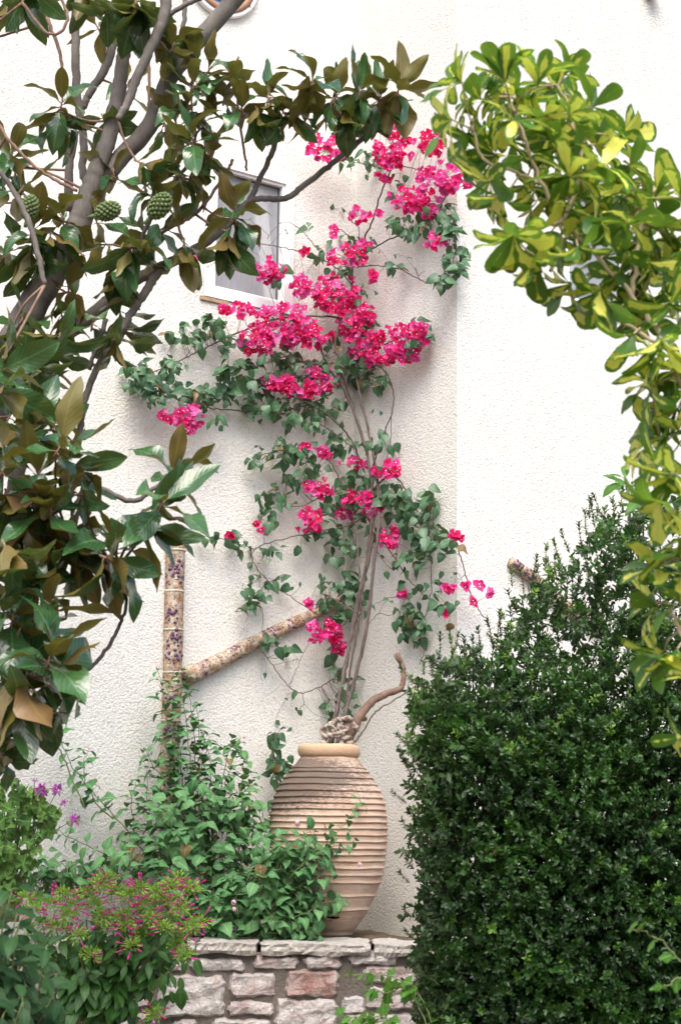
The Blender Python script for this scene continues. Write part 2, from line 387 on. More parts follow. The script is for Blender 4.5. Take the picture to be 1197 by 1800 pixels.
def urnmat():
    m = newmat('weathered_terracotta'); N = NT(m); tc = N.n('ShaderNodeTexCoord'); o_ = tc.outputs['Object']
    sx = N.n('ShaderNodeSeparateXYZ'); N.l(o_, sx.inputs[0]); z = sx.outputs[2]; x = sx.outputs[0]
    mp = N.n('ShaderNodeMapping'); mp.inputs['Scale'].default_value = (1, 1, 3.5); N.l(o_, mp.inputs[0])
    n1 = N.noise(5, 5, .6, mp.outputs[0]); n2 = N.noise(45, 5, .7, mp.outputs[0]); n3 = N.noise(9, 5, .7)
    c = N.ramp(n1, [(.25, (.37, .235, .165)), (.5, (.49, .35, .265)), (.75, (.58, .46, .375))])
    c = N.mix(N.math('MULTIPLY', N.math('SUBTRACT', n3, .45, clamp=True), 2.2, clamp=True), c, (.60, .49, .41))
    # neck is a cleaner, yellower clay
    nk = N.math('MULTIPLY', N.math('SUBTRACT', N.math('ADD', z, N.math('MULTIPLY', N.math('SUBTRACT', n2, .5), .02)), .852), 60, clamp=True)
    c = N.mix(nk, c, N.ramp(n2, [(.3, (.50, .33, .21)), (.7, (.62, .44, .30))]))
    # soot-like mould on the shoulder, worse to the left
    zz = N.math('SUBTRACT', 1.0, N.math('MULTIPLY', N.math('ABSOLUTE', N.math('SUBTRACT', z, .76)), 3.6), clamp=True)
    le = N.math('SUBTRACT', .62, N.math('MULTIPLY', x, 1.3), clamp=True)
    st = N.math('MULTIPLY', N.math('MULTIPLY', zz, le), 2.6)
    st = N.math('MULTIPLY', N.math('SUBTRACT', N.math('ADD', st, N.math('MULTIPLY', N.math('SUBTRACT', n2, .5), 2.6)), .62, clamp=True), 1.6, clamp=True)
    c = N.mix(N.math('MULTIPLY', N.math('MULTIPLY', st, N.math('SUBTRACT', 1.0, N.math('MULTIPLY', nk, .9))), .85), c, (.10, .078, .066))
    b = principled(N, c, .85, .2, bump(N, n2, .55, .006)); o = N.n('ShaderNodeOutputMaterial'); N.l(b.outputs[0], o.inputs[0]); return m
M_URN = urnmat()
def decomat():
    m = newmat('painted_relief'); N = NT(m)
    v = N.vor(26); v2 = N.vor(60); n1 = N.noise(30, 5, .75); n2 = N.noise(90, 4, .7)
    c = N.ramp(v.outputs['Color'], [(.0, (.32, .29, .25)), (.3, (.30, .17, .09)), (.5, (.45, .39, .32)), (.68, (.16, .10, .07)), (.85, (.40, .28, .16))], 'CONSTANT')
    c = N.mix(.55, c, N.ramp(n1, [(.3, (.10, .06, .06)), (.46, (.42, .25, .13)), (.56, (.60, .54, .46)), (.75, (.30, .17, .10))]))
    sp_ = N.math('GREATER_THAN', n2, .575); c = N.mix(sp_, c, (.045, .035, .045))
    b = principled(N, c, .6, .3, bump(N, n1, .8, .008)); o = N.n('ShaderNodeOutputMaterial'); N.l(b.outputs[0], o.inputs[0]); return m
M_DECO = decomat(); M_RING = flat('cream_ring', (.62, .57, .5), .6, .3, 60, (.3, .25, .2))
M_BERRY = flat('purple_berry', (.06, .035, .09), .35, .5, 60, (.16, .07, .13))
M_WINW = flat('orange_wood', (.26, .14, .09), .6, .3, 30, (.38, .22, .14)); M_BLUE = flat('blue_glass', (.10, .2, .42), .1, .6)
M_TRUNK = bark('magnolia_bark', (.062, .056, .051), (.155, .138, .125), 22)
M_TWIGR = bark('brown_twig', (.12, .07, .05), (.24, .16, .12), 50)
M_BOU = bark('bougainvillea_bark', (.05, .036, .034), (.13, .10, .092), 40)
M_BOUD = bark('dark_twig', (.09, .055, .05), (.17, .11, .1), 60)
M_DRIFT = bark('driftwood', (.16, .11, .09), (.46, .39, .34), 30, (1, 1, 1))
M_DEAD = bark('dead_wood', (.09, .055, .04), (.22, .145, .11), 40)
M_GST = bark('green_stem', (.10, .13, .05), (.2, .22, .1), 40)
M_TAN = bark('tan_stem', (.28, .22, .13), (.45, .37, .25), 30)
L_MAG = leafmat('magnolia_leaf', (.016, .055, .022), (.045, .12, .036), (.115, .07, .016), (.14, .125, .024), .2, .15, (.34, .36, .04), .4, .75)
L_BOU = leafmat('bougainvillea_leaf', (.026, .082, .04), (.07, .16, .075), (.07, .13, .06), (.13, .2, .1), .4, .18, (.16, .32, .06), .35, .5)
L_LAN = leafmat('lantana_leaf', (.048, .15, .058), (.13, .29, .11), (.09, .18, .09), (.12, .22, .1), .55, .2, (.15, .35, .07), .5, .35, mott=.3)
L_SCH = leafmat('umbrella_leaf', (.018, .075, .010), (.075, .21, .018), (.035, .10, .015), (.08, .18, .025), .27, .34, (.35, .6, .05), .25, .5, gold=((.78, .74, .14), (.70, .65, .12)))
L_BOX = leafmat('boxwood_leaf', (.009, .034, .006), (.032, .098, .012), (.03, .065, .02), (.045, .09, .025), .30, .12, (.15, .35, .04), .2, .5)
L_BOXT = leafmat('boxwood_tip_leaf', (.06, .16, .02), (.14, .27, .035), (.07, .14, .03), (.09, .16, .04), .38, .22, (.25, .45, .05), .2, .5)
L_MIR = leafmat('dark_ovate_leaf', (.022, .085, .018), (.055, .15, .028), (.05, .12, .03), (.07, .13, .04), .4, .18, (.15, .35, .04), .5, .45)
L_LIME = leafmat('lime_leaflet', (.15, .33, .045), (.33, .52, .08), (.18, .34, .05), (.3, .45, .09), .5, .25, (.4, .6, .08), .2, .3)
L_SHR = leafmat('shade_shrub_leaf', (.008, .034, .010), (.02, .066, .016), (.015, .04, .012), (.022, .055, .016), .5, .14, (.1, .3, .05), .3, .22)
L_GER = leafmat('geranium_leaf', (.06, .16, .035), (.16, .28, .07), (.1, .18, .06), (.14, .22, .08), .6, .2, (.2, .4, .08), .4, .2)
L_VIN = leafmat('vine_leaf', (.04, .13, .015), (.08, .2, .03), (.06, .13, .03), (.1, .18, .04), .4, .3, (.25, .5, .04), .4, .4)
def bractmat():
    m = newmat('magenta_bract'); N = NT(m)
    A = N.n('ShaderNodeAttribute', attribute_name='dat'); sep = N.n('ShaderNodeSeparateColor'); N.l(A.outputs['Color'], sep.inputs[0])
    c = N.ramp(sep.outputs[0], [(0, (.72, .014, .13)), (.3, (.80, .030, .25)), (.65, (.83, .08, .42)), (1, (.82, .22, .60))])
    c = N.mix(N.math('MULTIPLY', sep.outputs[1], .28), c, (.80, .02, .10))
    du = N.math('ABSOLUTE', N.math('SUBTRACT', sep.outputs[2], .5)); c = N.mix(N.math('LESS_THAN', du, .03), c, (.5, .01, .07))
    c = N.mix(N.math('MULTIPLY', N.math('SUBTRACT', A.outputs['Alpha'], .6, clamp=True), .8, clamp=True), c, (.85, .12, .42))
    b = principled(N, c, .55, .3)
    t = N.n('ShaderNodeBsdfTranslucent'); N.l(c, t.inputs[0]); mx = N.n('ShaderNodeMixShader'); mx.inputs[0].default_value = .45
    N.l(b.outputs[0], mx.inputs[1]); N.l(t.outputs[0], mx.inputs[2]); o = N.n('ShaderNodeOutputMaterial'); N.l(mx.outputs[0], o.inputs[0]); return m
M_BR = bractmat()
M_FLO = flat('white_floret', (.82, .8, .62), .6, .2)
M_PINK = flat('magenta_petal', (.46, .015, .18), .6, .2, 40, (.60, .07, .33)); M_PALEP = flat('pale_pink_petal', (.72, .38, .50), .6, .2, 80, (.78, .55, .6))
M_LIL = flat('violet_petal', (.42, .06, .40), .6, .2, 40, (.60, .18, .55))
M_FRUIT = flat('green_seed_cone', (.08, .12, .045), .7, .2, 60, (.16, .21, .09), .4)
M_BLACK = flat('cavity_shade', (.012, .01, .009), .9, .1)

# ------------------------------------------------------------ setting
g = Bag(); gs = 24; xs = np.linspace(-60, 60, gs)
for i in range(gs-1):
    for j in range(gs-1):
        g.raw([(xs[i], xs[j], 0), (xs[i+1], xs[j], 0), (xs[i+1], xs[j+1], 0), (xs[i], xs[j+1], 0)], [0, 1, 2, 3], [4], np.full((4, 4), .5))
o = g.build('ground', M_SOIL); o['kind'] = 'structure'; o['label'] = 'brown garden soil under the plants'

# house: L-shaped stepped wall with real openings
H = 9.0
house = thing('house', 'cream stucco house wall with a stepped corner behind the plants', 'house', (C0[0], C0[1], 0))
def sz(P0, D, p): return float(np.dot(p-P0, D)), float(p[2])
# left window
a = hit(357, 521, C0, NL); b_ = hit(518, 311, C0, NL); s0, z0 = sz(C0, DL, a); s1, z1 = sz(C0, DL, b_)
a2 = hit(984, 540, C1, NL); b2 = hit(1108, 318, C1, NL); t0, y0 = sz(C1, DL, a2); t1, y1 = sz(C1, DL, b2)
a3 = hit(338, 29, C0, NL); b3 = hit(432, 29, C0, NL)
def panel(bag, P, D, Nn, s_a, s_b, hole=None, depth=.11):
    ss = [s_a, s_b]; zs = [0, H]
    if hole: ss = [s_a, hole[0], hole[1], s_b]; zs = [0, hole[2], hole[3], H]
    pt = lambda s, z, k=0: P+D*s+UP*z-Nn*k
    Aq = np.full((4, 4), .5)
    for i in range(len(ss)-1):
        for j in range(len(zs)-1):
            if hole and i == 1 and j == 1: continue
            bag.raw([pt(ss[i], zs[j]), pt(ss[i+1], zs[j]), pt(ss[i+1], zs[j+1]), pt(ss[i], zs[j+1])], [0, 1, 2, 3], [4], Aq)
    if hole:
        x0, x1, h0, h1 = hole
        for (p, q) in (((x0, h0), (x1, h0)), ((x1, h0), (x1, h1)), ((x1, h1), (x0, h1)), ((x0, h1), (x0, h0))):
            bag.raw([pt(*p), pt(*p, depth), pt(*q, depth), pt(*q)], [0, 1, 2, 3], [4], Aq)
wb = Bag()
panel(wb, C0, DL, NL, -9, 0, (s0, s1, z0, z1))
panel(wb, C0, DR, NR, 0, RET)
panel(wb, C1, DL, NL, 0, 10, (t0, t1, y0, y1))
E0 = C0-DL*9; E1 = C1+DL*10; B0 = E0-NL*5; B1 = E1-NL*(5+RET)
q4 = np.full((4, 4), .5)
for p, q in ((E1, B1), (B1, B0), (B0, E0)):
    wb.raw([p, q, q+UP*H, p+UP*H], [0, 1, 2, 3], [4], q4)
wb.raw([E0+UP*H, C0+UP*H, C1+UP*H, E1+UP*H, B1+UP*H, B0+UP*H], [0, 1, 2, 3, 4, 5], [6], np.full((6, 4), .5))
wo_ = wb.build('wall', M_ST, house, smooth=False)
def window(P, D, Nn, x0, x1, h0, h1, fw, curtain):
    pt = lambda s, z, k=0: P+D*s+UP*z+Nn*k
    fr = Bag(); g_ = .004
    def bar(bag, xa, xb, za, zb, k0, k1):
        bag.box(pt(xa, za, k0), D*(xb-xa), Nn*(k0-k1)*-1*-1, UP*(zb-za)) if False else bag.box(pt(xa, za, k1), D*(xb-xa), -Nn*(k1-k0), UP*(zb-za))
    def ring(bag, xa, xb, za, zb, wd, k0, k1):
        bar(bag, xa, xb, za, za+wd, k0, k1); bar(bag, xa, xb, zb-wd, zb, k0, k1)
        bar(bag, xa, xa+wd, za+wd, zb-wd, k0, k1); bar(bag, xb-wd, xb, za+wd, zb-wd, k0, k1)
    ring(fr, x0+g_, x1-g_, h0+g_, h1-g_, fw, -.08, .012)
    f = fr.build('window_frame', M_PVC, house, smooth=False)
    s_ = Bag(); q = fw*1.02; ring(s_, x0+q, x1-q, h0+q, h1-q, fw*.32, -.07, -.004); s = s_.build('sash', M_PVC, None, False)
    s.parent = f
    s.location = (0, 0, 0)
    s.data.transform(Matrix.Translation(-Vector(house['_org'])))
    gk = Bag(); q2 = q+fw*.32; ring(gk, x0+q2, x1-q2, h0+q2, h1-q2, .006, -.05, -.03)
    pn = Bag(); e_ = q2+.006; pn.raw([pt(x0+e_, h0+e_, -.043), pt(x1-e_, h0+e_, -.043), pt(x1-e_, h1-e_, -.043), pt(x0+e_, h1-e_, -.043)], [0, 1, 2, 3], [4], np.full((4, 4), .5))
    for bag, nm, mt in ((gk, 'gasket', M_GASK), (pn, 'screen', M_SCR)):
        ob = bag.build(nm, mt, None, False); ob.parent = f; ob.data.transform(Matrix.Translation(-Vector(house['_org'])))
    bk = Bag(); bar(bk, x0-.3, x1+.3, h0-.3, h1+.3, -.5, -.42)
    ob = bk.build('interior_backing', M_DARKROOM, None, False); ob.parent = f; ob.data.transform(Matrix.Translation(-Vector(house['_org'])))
    cb = Bag()                                        # gathered curtain
    n = 40; V = []; top, bot = curtain
    for i in range(n+1):
        t = i/n; kk = -.085+.010*math.sin(t*26)+.004*math.sin(t*61)
        V += [pt(bot[0]+(bot[1]-bot[0])*t, h0+.02, kk), pt(top[0]+(top[1]-top[0])*t, h1-.02, kk)]
    L = []
    for i in range(n): L += [2*i, 2*i+2, 2*i+3, 2*i+1]
    cb.raw(V, L, [4]*n, np.full((len(V), 4), .5))
    ob = cb.build('curtain', M_CURT, None); ob.parent = f; ob.data.transform(Matrix.Translation(-Vector(house['_org'])))
    return f
wdt = s1-s0
window(C0, DL, NL, s0, s1, z0, z1, .058, ((s0+wdt*.56, s0+wdt*.74), (s0+wdt*.80, s0+wdt*.93)))
wd2 = t1-t0
window(C1, DL, NL, t0, t1, y0, y1, .058, ((t0+.05, t0+wd2*.35), (t0+.05, t0+wd2*.3)))
sb = Bag(); sb.box(C0+DL*(s0-.02)+UP*(z0-.022)+NL*.014, DL*(wdt*.30), -NL*.03, UP*.02)
sb.build('sill_strip', M_WOODB, house, False)
# oval window high up, only its lower curve shows
def oval(cpx, cpy, rx, rz, label=None):
    c = hit(cpx, cpy, C0, NL); frm = Bag(); white = Bag(); seg = 48
    def ringb(bag, r0, r1, k0, k1):
        V = []; L = []; S = []
        for i in range(seg):
            a = 2*math.pi*i/seg; e = DL*math.cos(a)*rx+UP*math.sin(a)*rz
            V += [c+e*r0+NL*k0, c+e*r1+NL*k0, c+e*r1+NL*k1, c+e*r0+NL*k1]
        for i in range(seg):
            j = (i+1) % seg
            for m_ in range(4):
                n_ = (m_+1) % 4; L += [i*4+m_, i*4+n_, j*4+n_, j*4+m_]; S.append(4)
        bag.raw(V, L, S, np.full((len(V), 4), .5))
    ringb(frm, .80, .98, .035, .002); ringb(white, .98, 1.1, .03, .002)
    pn = Bag(); V = [c+NL*.012+(DL*math.cos(2*math.pi*i/seg)*rx+UP*math.sin(2*math.pi*i/seg)*rz)*.82 for i in range(seg)]
    pn.raw(V, list(range(seg))[::-1], [seg], np.full((seg, 4), .5))
    f = frm.build('oval_window', M_WINW, house); f['label'] = 'oval window with orange wooden frame'
    for bag, nm, mt in ((white, 'surround', M_PVC), (pn, 'pane', M_BLUE)):
        ob = bag.build(nm, mt, None); ob.parent = f; ob.data.transform(Matrix.Translation(-Vector(house['_org'])))
    mb = Bag(); mb.box(c-DL*rx*.85-UP*rz*.62+NL*.03, DL*rx*1.7, -NL*.018, UP*.035); ob = mb.build('glazing_bar', M_WINW, None, False); ob.parent = f; ob.data.transform(Matrix.Translation(-Vector(house['_org'])))
oval(388, -38, .22, .22)
# tip of a curved clay tile at the top right
tb = Bag(); p = hit(1136, -22, C1, NL)+NL*.06
V = []; n = 14
for i in range(n+1):
    a = math.pi*i/n
    for k, rr in ((0, .055), (0, .045), (.3, .055), (.3, .045)):
        V.append(p+DL*(-math.cos(a)*rr)+UP*(-math.sin(a)*rr*1.5)+NL*(.04-k))
L = []; S = []
for i in range(n):
    a, b = i*4, (i+1)*4
    for f_ in ((a, b, b+2, a+2), (a+1, a+3, b+3, b+1), (a, a+1, b+1, b)): L += list(f_); S.append(4)
tb.raw(V, L, S, np.full((len(V), 4), .5)); tb.build('gutter_spout', M_WOODB, house)

# ------------------------------------------------------------ stone planter wall
PY = 7.8; capz = float(at(500, 1657, PY)[2])
planter = thing('stone_planter', 'low planter wall of pinkish white stones and mortar under the urn', 'stone wall', (0, PY, 0))
mb = Bag(); mb.box((-3.2, PY+.022, 0), (4.5, 0, 0), (0, .30, 0), (0, 0, capz-.052)); mb.build('mortar', M_MORT, planter, False)
def stone(bag, x0, x1, z0, z1, y, dep=.08, amp=.007, r=None, bev=.35):
    nx = max(6, int((x1-x0)/.022)); nz = max(5, int((z1-z0)/.018)); r = random.random() if r is None else r
    ph = rng.uniform(0, 9, 8); V = []; 
    tilt = rng.uniform(-.03, .03); tilz = rng.uniform(-.08, .12)
    for j in range(nz+1):
        for i in range(nx+1):
            u, v = i/nx, j/nz; e = min(u, 1-u)*(x1-x0); f_ = min(v, 1-v)*(z1-z0); m_ = min(e, f_)
            X = x0+(x1-x0)*u; Z = z0+(z1-z0)*v
            lx = (math.sin(Z*60+ph[0])+math.sin(Z*131+ph[1]))*.005; lz = (math.sin(X*38+ph[2])+.7*math.sin(X*97+ph[3]))*.006
            X += lx*(2*abs(u-.5))**2; Z += lz*(2*abs(v-.5))**2
            cr = .022; cc = max(0, cr-e)*max(0, cr-f_)/cr*1.5
            X += cc*(1 if u < .5 else -1); Z += cc*(1 if v < .5 else -1)
            edge = min(1, m_/.018)**.5
            rel = amp*(math.sin(X*55+Z*30+ph[4])*.5+math.sin(X*21-Z*70+ph[5])*.6)+rng.normal()*amp*.30
            fac = amp*1.6*math.copysign(abs(math.sin(X*17+ph[6]+Z*9))**.4, math.sin(X*17+ph[6]+Z*9))
            V.append((X, y+dep*(1-edge)*.55-(rel+fac*.5)*edge+tilt*(u-.5)*.3, Z))
    L = []; S = []; m_ = nx+1
    for j in range(nz):
        for i in range(nx):
            L += [j*m_+i, j*m_+i+1, (j+1)*m_+i+1, (j+1)*m_+i]; S.append(4)
    base = len(V); loop = [i for i in range(nx+1)]+[j*m_+nx for j in range(1, nz+1)]+[nz*m_+i for i in range(nx-1, -1, -1)]+[j*m_ for j in range(nz-1, 0, -1)]
    for k in loop: V.append((V[k][0], y+dep, V[k][2]))
    n = len(loop)
    for i in range(n):
        k = (i+1) % n; L += [loop[k], loop[i], base+i, base+k]; S.append(4)
    A = np.full((len(V), 4), .5); A[:, 0] = r; A[:, 1] = r
    bag.raw(V, L, S, A)
SL = [(334, 430, 1687, 1706, .3), (446, 525, 1683, 1703, .6), (536, 601, 1681, 1702, .45), (615, 700, 1678, 1695, .3), (278, 394, 1717, 1786, .2),
      (404, 483, 1712, 1752, .5), (503, 595, 1708, 1752, .95), (400, 481, 1763, 1783, .55), (485, 593, 1759, 1815, .35), (601, 640, 1753, 1782, .3),
      (645, 745, 1738, 1774, .55), (640, 730, 1700, 1729, .7), (300, 345, 1795, 1822, .5), (372, 476, 1794, 1830, .3), (604, 735, 1784, 1815, .4),
      (240, 325, 1684, 1706, .4), (150, 232, 1688, 1712, .5), (60, 142, 1684, 1708, .3), (180, 270, 1720, 1770, .6), (90, 172, 1722, 1782, .2), (0, 82, 1718, 1750, .5),
      (190, 270, 1780, 1808, .3), (60, 180, 1790, 1820, .6), (-20, 52, 1684, 1708, .4), (0, 84, 1760, 1785, .5)]
for x0_, x1_, ya, yb, r_ in SL:
    p0 = at(x0_, yb, PY); p1 = at(x1_, ya, PY); st = Bag(); stone(st, p0[0]-.012, p1[0]+.012, p0[2]-.01, p1[2]+.01, PY-.004, r=r_); st.build('stone', M_STONE, planter, False)
zt = at(400, 1835, PY)[2]
while zt > .05:
    x = -1.9; hh = random.uniform(.07, .14)
    while x < 1.25:
        wv_ = random.uniform(.14, .34); st = Bag(); stone(st, x, x+wv_, max(.01, zt-hh), zt, PY-.004); st.build('stone', M_STONE, planter, False); x += wv_+.03
    zt -= hh+.028
for x0_, x1_ in ((-140, 30), (36, 130), (136, 252), (257, 343), (348, 453), (458, 650), (656, 745), (750, 860)):
    cb = Bag(); p0 = at(x0_, 1677, PY); p1 = at(x1_, 1657, PY)
    zl = capz-.056; nx = 22; ny = 7; V = []; top = []
    ph = rng.uniform(0, 9, 6)
    wdx = p1[0]-p0[0]
    def fy(u): return PY-.03+.008*math.sin(u*wdx*30+ph[0])+.006*math.sin(u*wdx*77+ph[1])
    for j in range(ny+1):
        for i in range(nx+1):
            u = i/nx; v = j/ny
            V.append((p0[0]+wdx*u+(.006*math.sin(v*12+ph[2]) if i in (0, nx) else 0), fy(u)+(.40+.03*math.sin(u*5+ph[3]))*v, capz+.004*math.sin(u*8+ph[4]+v*4)-.004*(j == 0)+rng.normal()*.0013))
    m_ = nx+1; L = []; S = []
    for j in range(ny):
        for i in range(nx): L += [j*m_+i, j*m_+i+1, (j+1)*m_+i+1, (j+1)*m_+i]; S.append(4)
    b0 = len(V)
    for k in range(1, 4):
        for i in range(nx+1):
            u = i/nx; V.append((V[i][0], fy(u)+(.004, .0, .012)[k-1]+rng.normal()*.0035, capz-(.018, .036, .054+.006*math.sin(u*wdx*25+ph[5]))[k-1]))
    rows = [list(range(m_))]+[[b0+k*m_+i for i in range(m_)] for k in range(3)]
    for k in range(3):
        for i in range(nx): L += [rows[k+1][i], rows[k+1][i+1], rows[k][i+1], rows[k][i]]; S.append(4)
    b1 = len(V)
    for i in range(nx+1): V.append((V[i][0], PY+.38, zl))
    for i in range(nx): L += [b1+i, b1+i+1, rows[3][i+1], rows[3][i]]; S.append(4)
    for i_, fl in ((0, 1), (nx, 0)):
        q = [rows[0][i_], rows[3][i_], b1+i_, ny*m_+i_]; L += (q if not fl else q[::-1]); S.append(4)
    A = np.full((len(V), 4), .5); A[:, 0] = random.uniform(0, .6); cb.raw(V, L, S, A); cb.build('capstone', M_CAP, planter, False)
# earth filling behind the coping
nx, ny = 60, 16; V = []; L = []
for j in range(ny+1):
    for i in range(nx+1):
        X = -3.2+4.6*i/nx; Y = PY+.12+1.4*j/ny
        V.append((X, Y, capz-.02+.012*math.sin(X*9)+rng.normal()*.006))
for j in range(ny):
    for i in range(nx): L += [j*(nx+1)+i, j*(nx+1)+i+1, (j+1)*(nx+1)+i+1, (j+1)*(nx+1)+i]
eb = Bag(); eb.raw(V, L, [4]*(nx*ny), np.full((len(V), 4), .5)); eb.build('soil', M_SOIL, planter)

# ------------------------------------------------------------ urn
UY = 8.42; ub = at(573, 1641, UY); UZ0 = capz+.004; ub[2] = UZ0
pxm = scale_at(ub)
urn = thing('urn', 'tall ribbed terracotta urn with dark stained shoulder on the stone ledge', 'urn', ub)
zof = lambda py: float(at(573, py, UY)[2])-UZ0
zsc = zof(1308)
prf = [(1643, 41), (1636, 44), (1631, 49), (1618, 58), (1599, 70), (1575, 81), (1548, 92), (1524, 98), (1497, 101.5), (1465, 104), (1433, 103.5), (1412, 100), (1390, 92.5), (1369, 79), (1352, 66.5), (1340, 56), (1331, 50)]
py_ = np.array([p[0] for p in prf]); pr_ = np.array([p[1] for p in prf])
ribs = [1350.5, 1357.5, 1368, 1379, 1390.5, 1401.5, 1412, 1422.5, 1434, 1445, 1456, 1467, 1478.5, 1490, 1501, 1512, 1524.5, 1536.5, 1549.5, 1573, 1597.5]
NS = 120; rows = []
ys = np.arange(1643, 1331, -.9)
for y in ys:
    r = np.interp(-y, -py_, pr_); add = 0
    for rb in ribs:
        d = y-rb                                        # positive below the ridge
        if -6 < d <= 0: add = max(add, 2.6*(1+d/6)**1.6)
        elif 0 < d < 1.6: add = max(add, 2.6*(1-d/1.6))
        elif 1.6 <= d < 4: add = min(add, -.8) if add == 0 else add
    rows.append((zof(y), (r+add)/pxm))
for y, r in ((1331, 50), (1330, 52.5), (1327.5, 54.5), (1322, 56), (1316, 55.8), (1311.5, 54), (1309.5, 50), (1309, 47.5), (1310, 46), (1316, 44.8), (1326, 44.5), (1345, 46), (1390, 80), (1470, 92)):
    rows.append((zof(y), r/pxm))
body = [rw for rw in rows]; nB = len(ys); V = []
ph = rng.uniform(0, 6, 40)
for k, (z, r) in enumerate(body):
    for j in range(NS):
        a = 2*math.pi*j/NS
        dz = .0013*math.sin(a*3+ph[k//40 % 40])+.0007*math.sin(a*9+ph[(k//30+5) % 40]) if k > 6 else 0
        rr = r*(1+.006*math.sin(a*2+1)+.004*math.sin(a*5+z*8))
        lean = -.02*(z/zsc)*0
        V.append((ub[0]+rr*math.cos(a)+.012*(1-z), ub[1]+rr*math.sin(a), ub[2]+max(0, z+dz)))
def lathe(bag, k0, k1):
    L = []; S = []
    for k in range(k0, k1):
        for j in range(NS):
            m_ = (j+1) % NS; L += [(k-k0)*NS+j, (k-k0)*NS+m_, (k-k0+1)*NS+m_, (k-k0+1)*NS+j]; S.append(4)
    vv = V[k0*NS:(k1+1)*NS]; bag.raw(vv, L, S, np.full((len(vv), 4), .5))
bb = Bag(); lathe(bb, 0, nB); bb.raw([V[j] for j in range(NS)][::-1], list(range(NS)), [NS], np.full((NS, 4), .5)); bb.build('body', M_URN, urn)
bb = Bag(); lathe(bb, nB, len(body)-1); bb.build('rim', M_URN, urn)
bb = Bag(); bb.raw([(ub[0]+.19*math.cos(a), ub[1]+.19*math.sin(a), ub[2]+zsc-.14) for a in np.linspace(0, 2*math.pi, 24, False)], list(range(24)), [24], np.full((24, 4), .5)); bb.build('earth_fill', M_SOIL, urn)
# broken slot near the foot: flat black patch stands in for its inner shade
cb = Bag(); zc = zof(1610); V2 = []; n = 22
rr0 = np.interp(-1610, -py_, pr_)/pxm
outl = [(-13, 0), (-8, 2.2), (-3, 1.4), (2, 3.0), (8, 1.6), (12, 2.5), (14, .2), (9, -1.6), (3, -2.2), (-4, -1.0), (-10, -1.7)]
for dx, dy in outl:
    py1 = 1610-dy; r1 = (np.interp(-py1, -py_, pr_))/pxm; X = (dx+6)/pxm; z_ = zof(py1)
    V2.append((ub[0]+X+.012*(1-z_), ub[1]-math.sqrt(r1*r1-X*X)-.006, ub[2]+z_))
cb.raw(V2, list(range(len(V2))), [len(V2)], np.full((len(V2), 4), .5)); cb.build('drain_slot_shade', M_BLACK, urn, False)

# ------------------------------------------------------------ driftwood lump and dead branch in the mouth of the urn
dw = Bag()
def gnarl(bag, c, sx, sy, sz_, seed, seg=26, rings=18):
    r = np.random.default_rng(seed); k = r.normal(size=(9, 3))*60; ph = r.uniform(0, 6, 9); V = []; L = []; S = []
    for i in range(rings+1):
        for j in range(seg):
            a = math.pi*i/rings; b = 2*math.pi*j/seg; n = np.array([math.sin(a)*math.cos(b), math.sin(a)*math.sin(b), math.cos(a)])
            q = n*np.array([sx, sy, sz_]); d = sum(abs(math.sin(np.dot(k[m], q)+ph[m])) for m in range(9))/9
            V.append(np.asarray(c)+q*(.55+.75*d))
    for i in range(rings):
        for j in range(seg):
            m = (j+1) % seg; L += [i*seg+j, (i+1)*seg+j, (i+1)*seg+m, i*seg+m]; S.append(4)
    bag.raw(V, L, S, np.full((len(V), 4), .5))
def strand(pts, r, Y=8.35, n=1):
    for q in range(n):
        P = smooth_path([at(x+rng.normal()*2*(n > 1), y+rng.normal()*1.5*(n > 1), Y+rng.normal()*.008) for x, y in pts], 6); m = len(P)
        rr = np.interp(np.linspace(0, 1, m), np.linspace(0, 1, len(r)), r)*(1+.16*rng.normal(size=m)); dw.tube(wob(P, .003), rr, 9)
strand([(566, 1280), (578, 1274), (592, 1266), (606, 1264)], (.006, .011, .009, .004), n=3)
strand([(567, 1279), (574, 1288), (582, 1293), (596, 1291), (608, 1285)], (.006, .011, .010, .006), n=3)
strand([(583, 1272), (586, 1281), (590, 1291)], (.006, .007, .006), n=2)
strand([(602, 1266), (600, 1276), (598, 1290)], (.009, .012, .008), 8.36, 3)
strand([(604, 1264), (616, 1266), (624, 1272), (628, 1282)], (.008, .014, .014, .008), 8.35, 3)
strand([(612, 1285), (620, 1282), (629, 1275), (631, 1268)], (.008, .013, .013, .006), 8.37, 3)
strand([(598, 1292), (608, 1296), (620, 1290)], (.008, .011, .008), 8.36, 2)
strand([(571, 1318), (570, 1302), (572, 1290)], (.016, .014, .010), 8.37, 2)
strand([(612, 1320), (614, 1305), (616, 1288)], (.018, .018, .016), 8.39, 3)
gnarl(dw, at(613, 1278, 8.38), .03, .03, .03, 5)
o = dw.build('driftwood', M_DRIFT); o['label'] = 'gnarled pale driftwood lump sitting in the mouth of the urn'; o['category'] = 'driftwood'
db = Bag()
P = smooth_path([at(x, y, Y) for x, y, Y in ((612, 1300, 8.38), (622, 1278, 8.36), (634, 1256, 8.36), (655, 1233, 8.38), (676, 1221, 8.4), (697, 1213, 8.4), (706, 1207, 8.4), (709, 1190, 8.4), (708, 1172, 8.4), (702, 1158, 8.4), (697, 1149, 8.4))], 5)
db.tube(wob(P, .0015), (.024, .024, .021, .019, .017, .014, .013, .012, .009), 10)
for dx in (-5, 0, 5):
    db.tube([at(704+dx*.3, 1166, 8.395), at(699+dx*.8, 1156, 8.395), at(697+dx, 1147-dx*.4, 8.39)], (.006, .005, .003), 6)
db.tube(wob(smooth_path([at(x, y, Y) for x, y, Y in ((619, 1309, 8.4), (634, 1292, 8.4), (652, 1262, 8.45), (664, 1248, 8.47), (690, 1232, 8.5), (722, 1212, 8.5), (740, 1195, 8.5))], 5), .002), (.0045, .004, .003), 6)
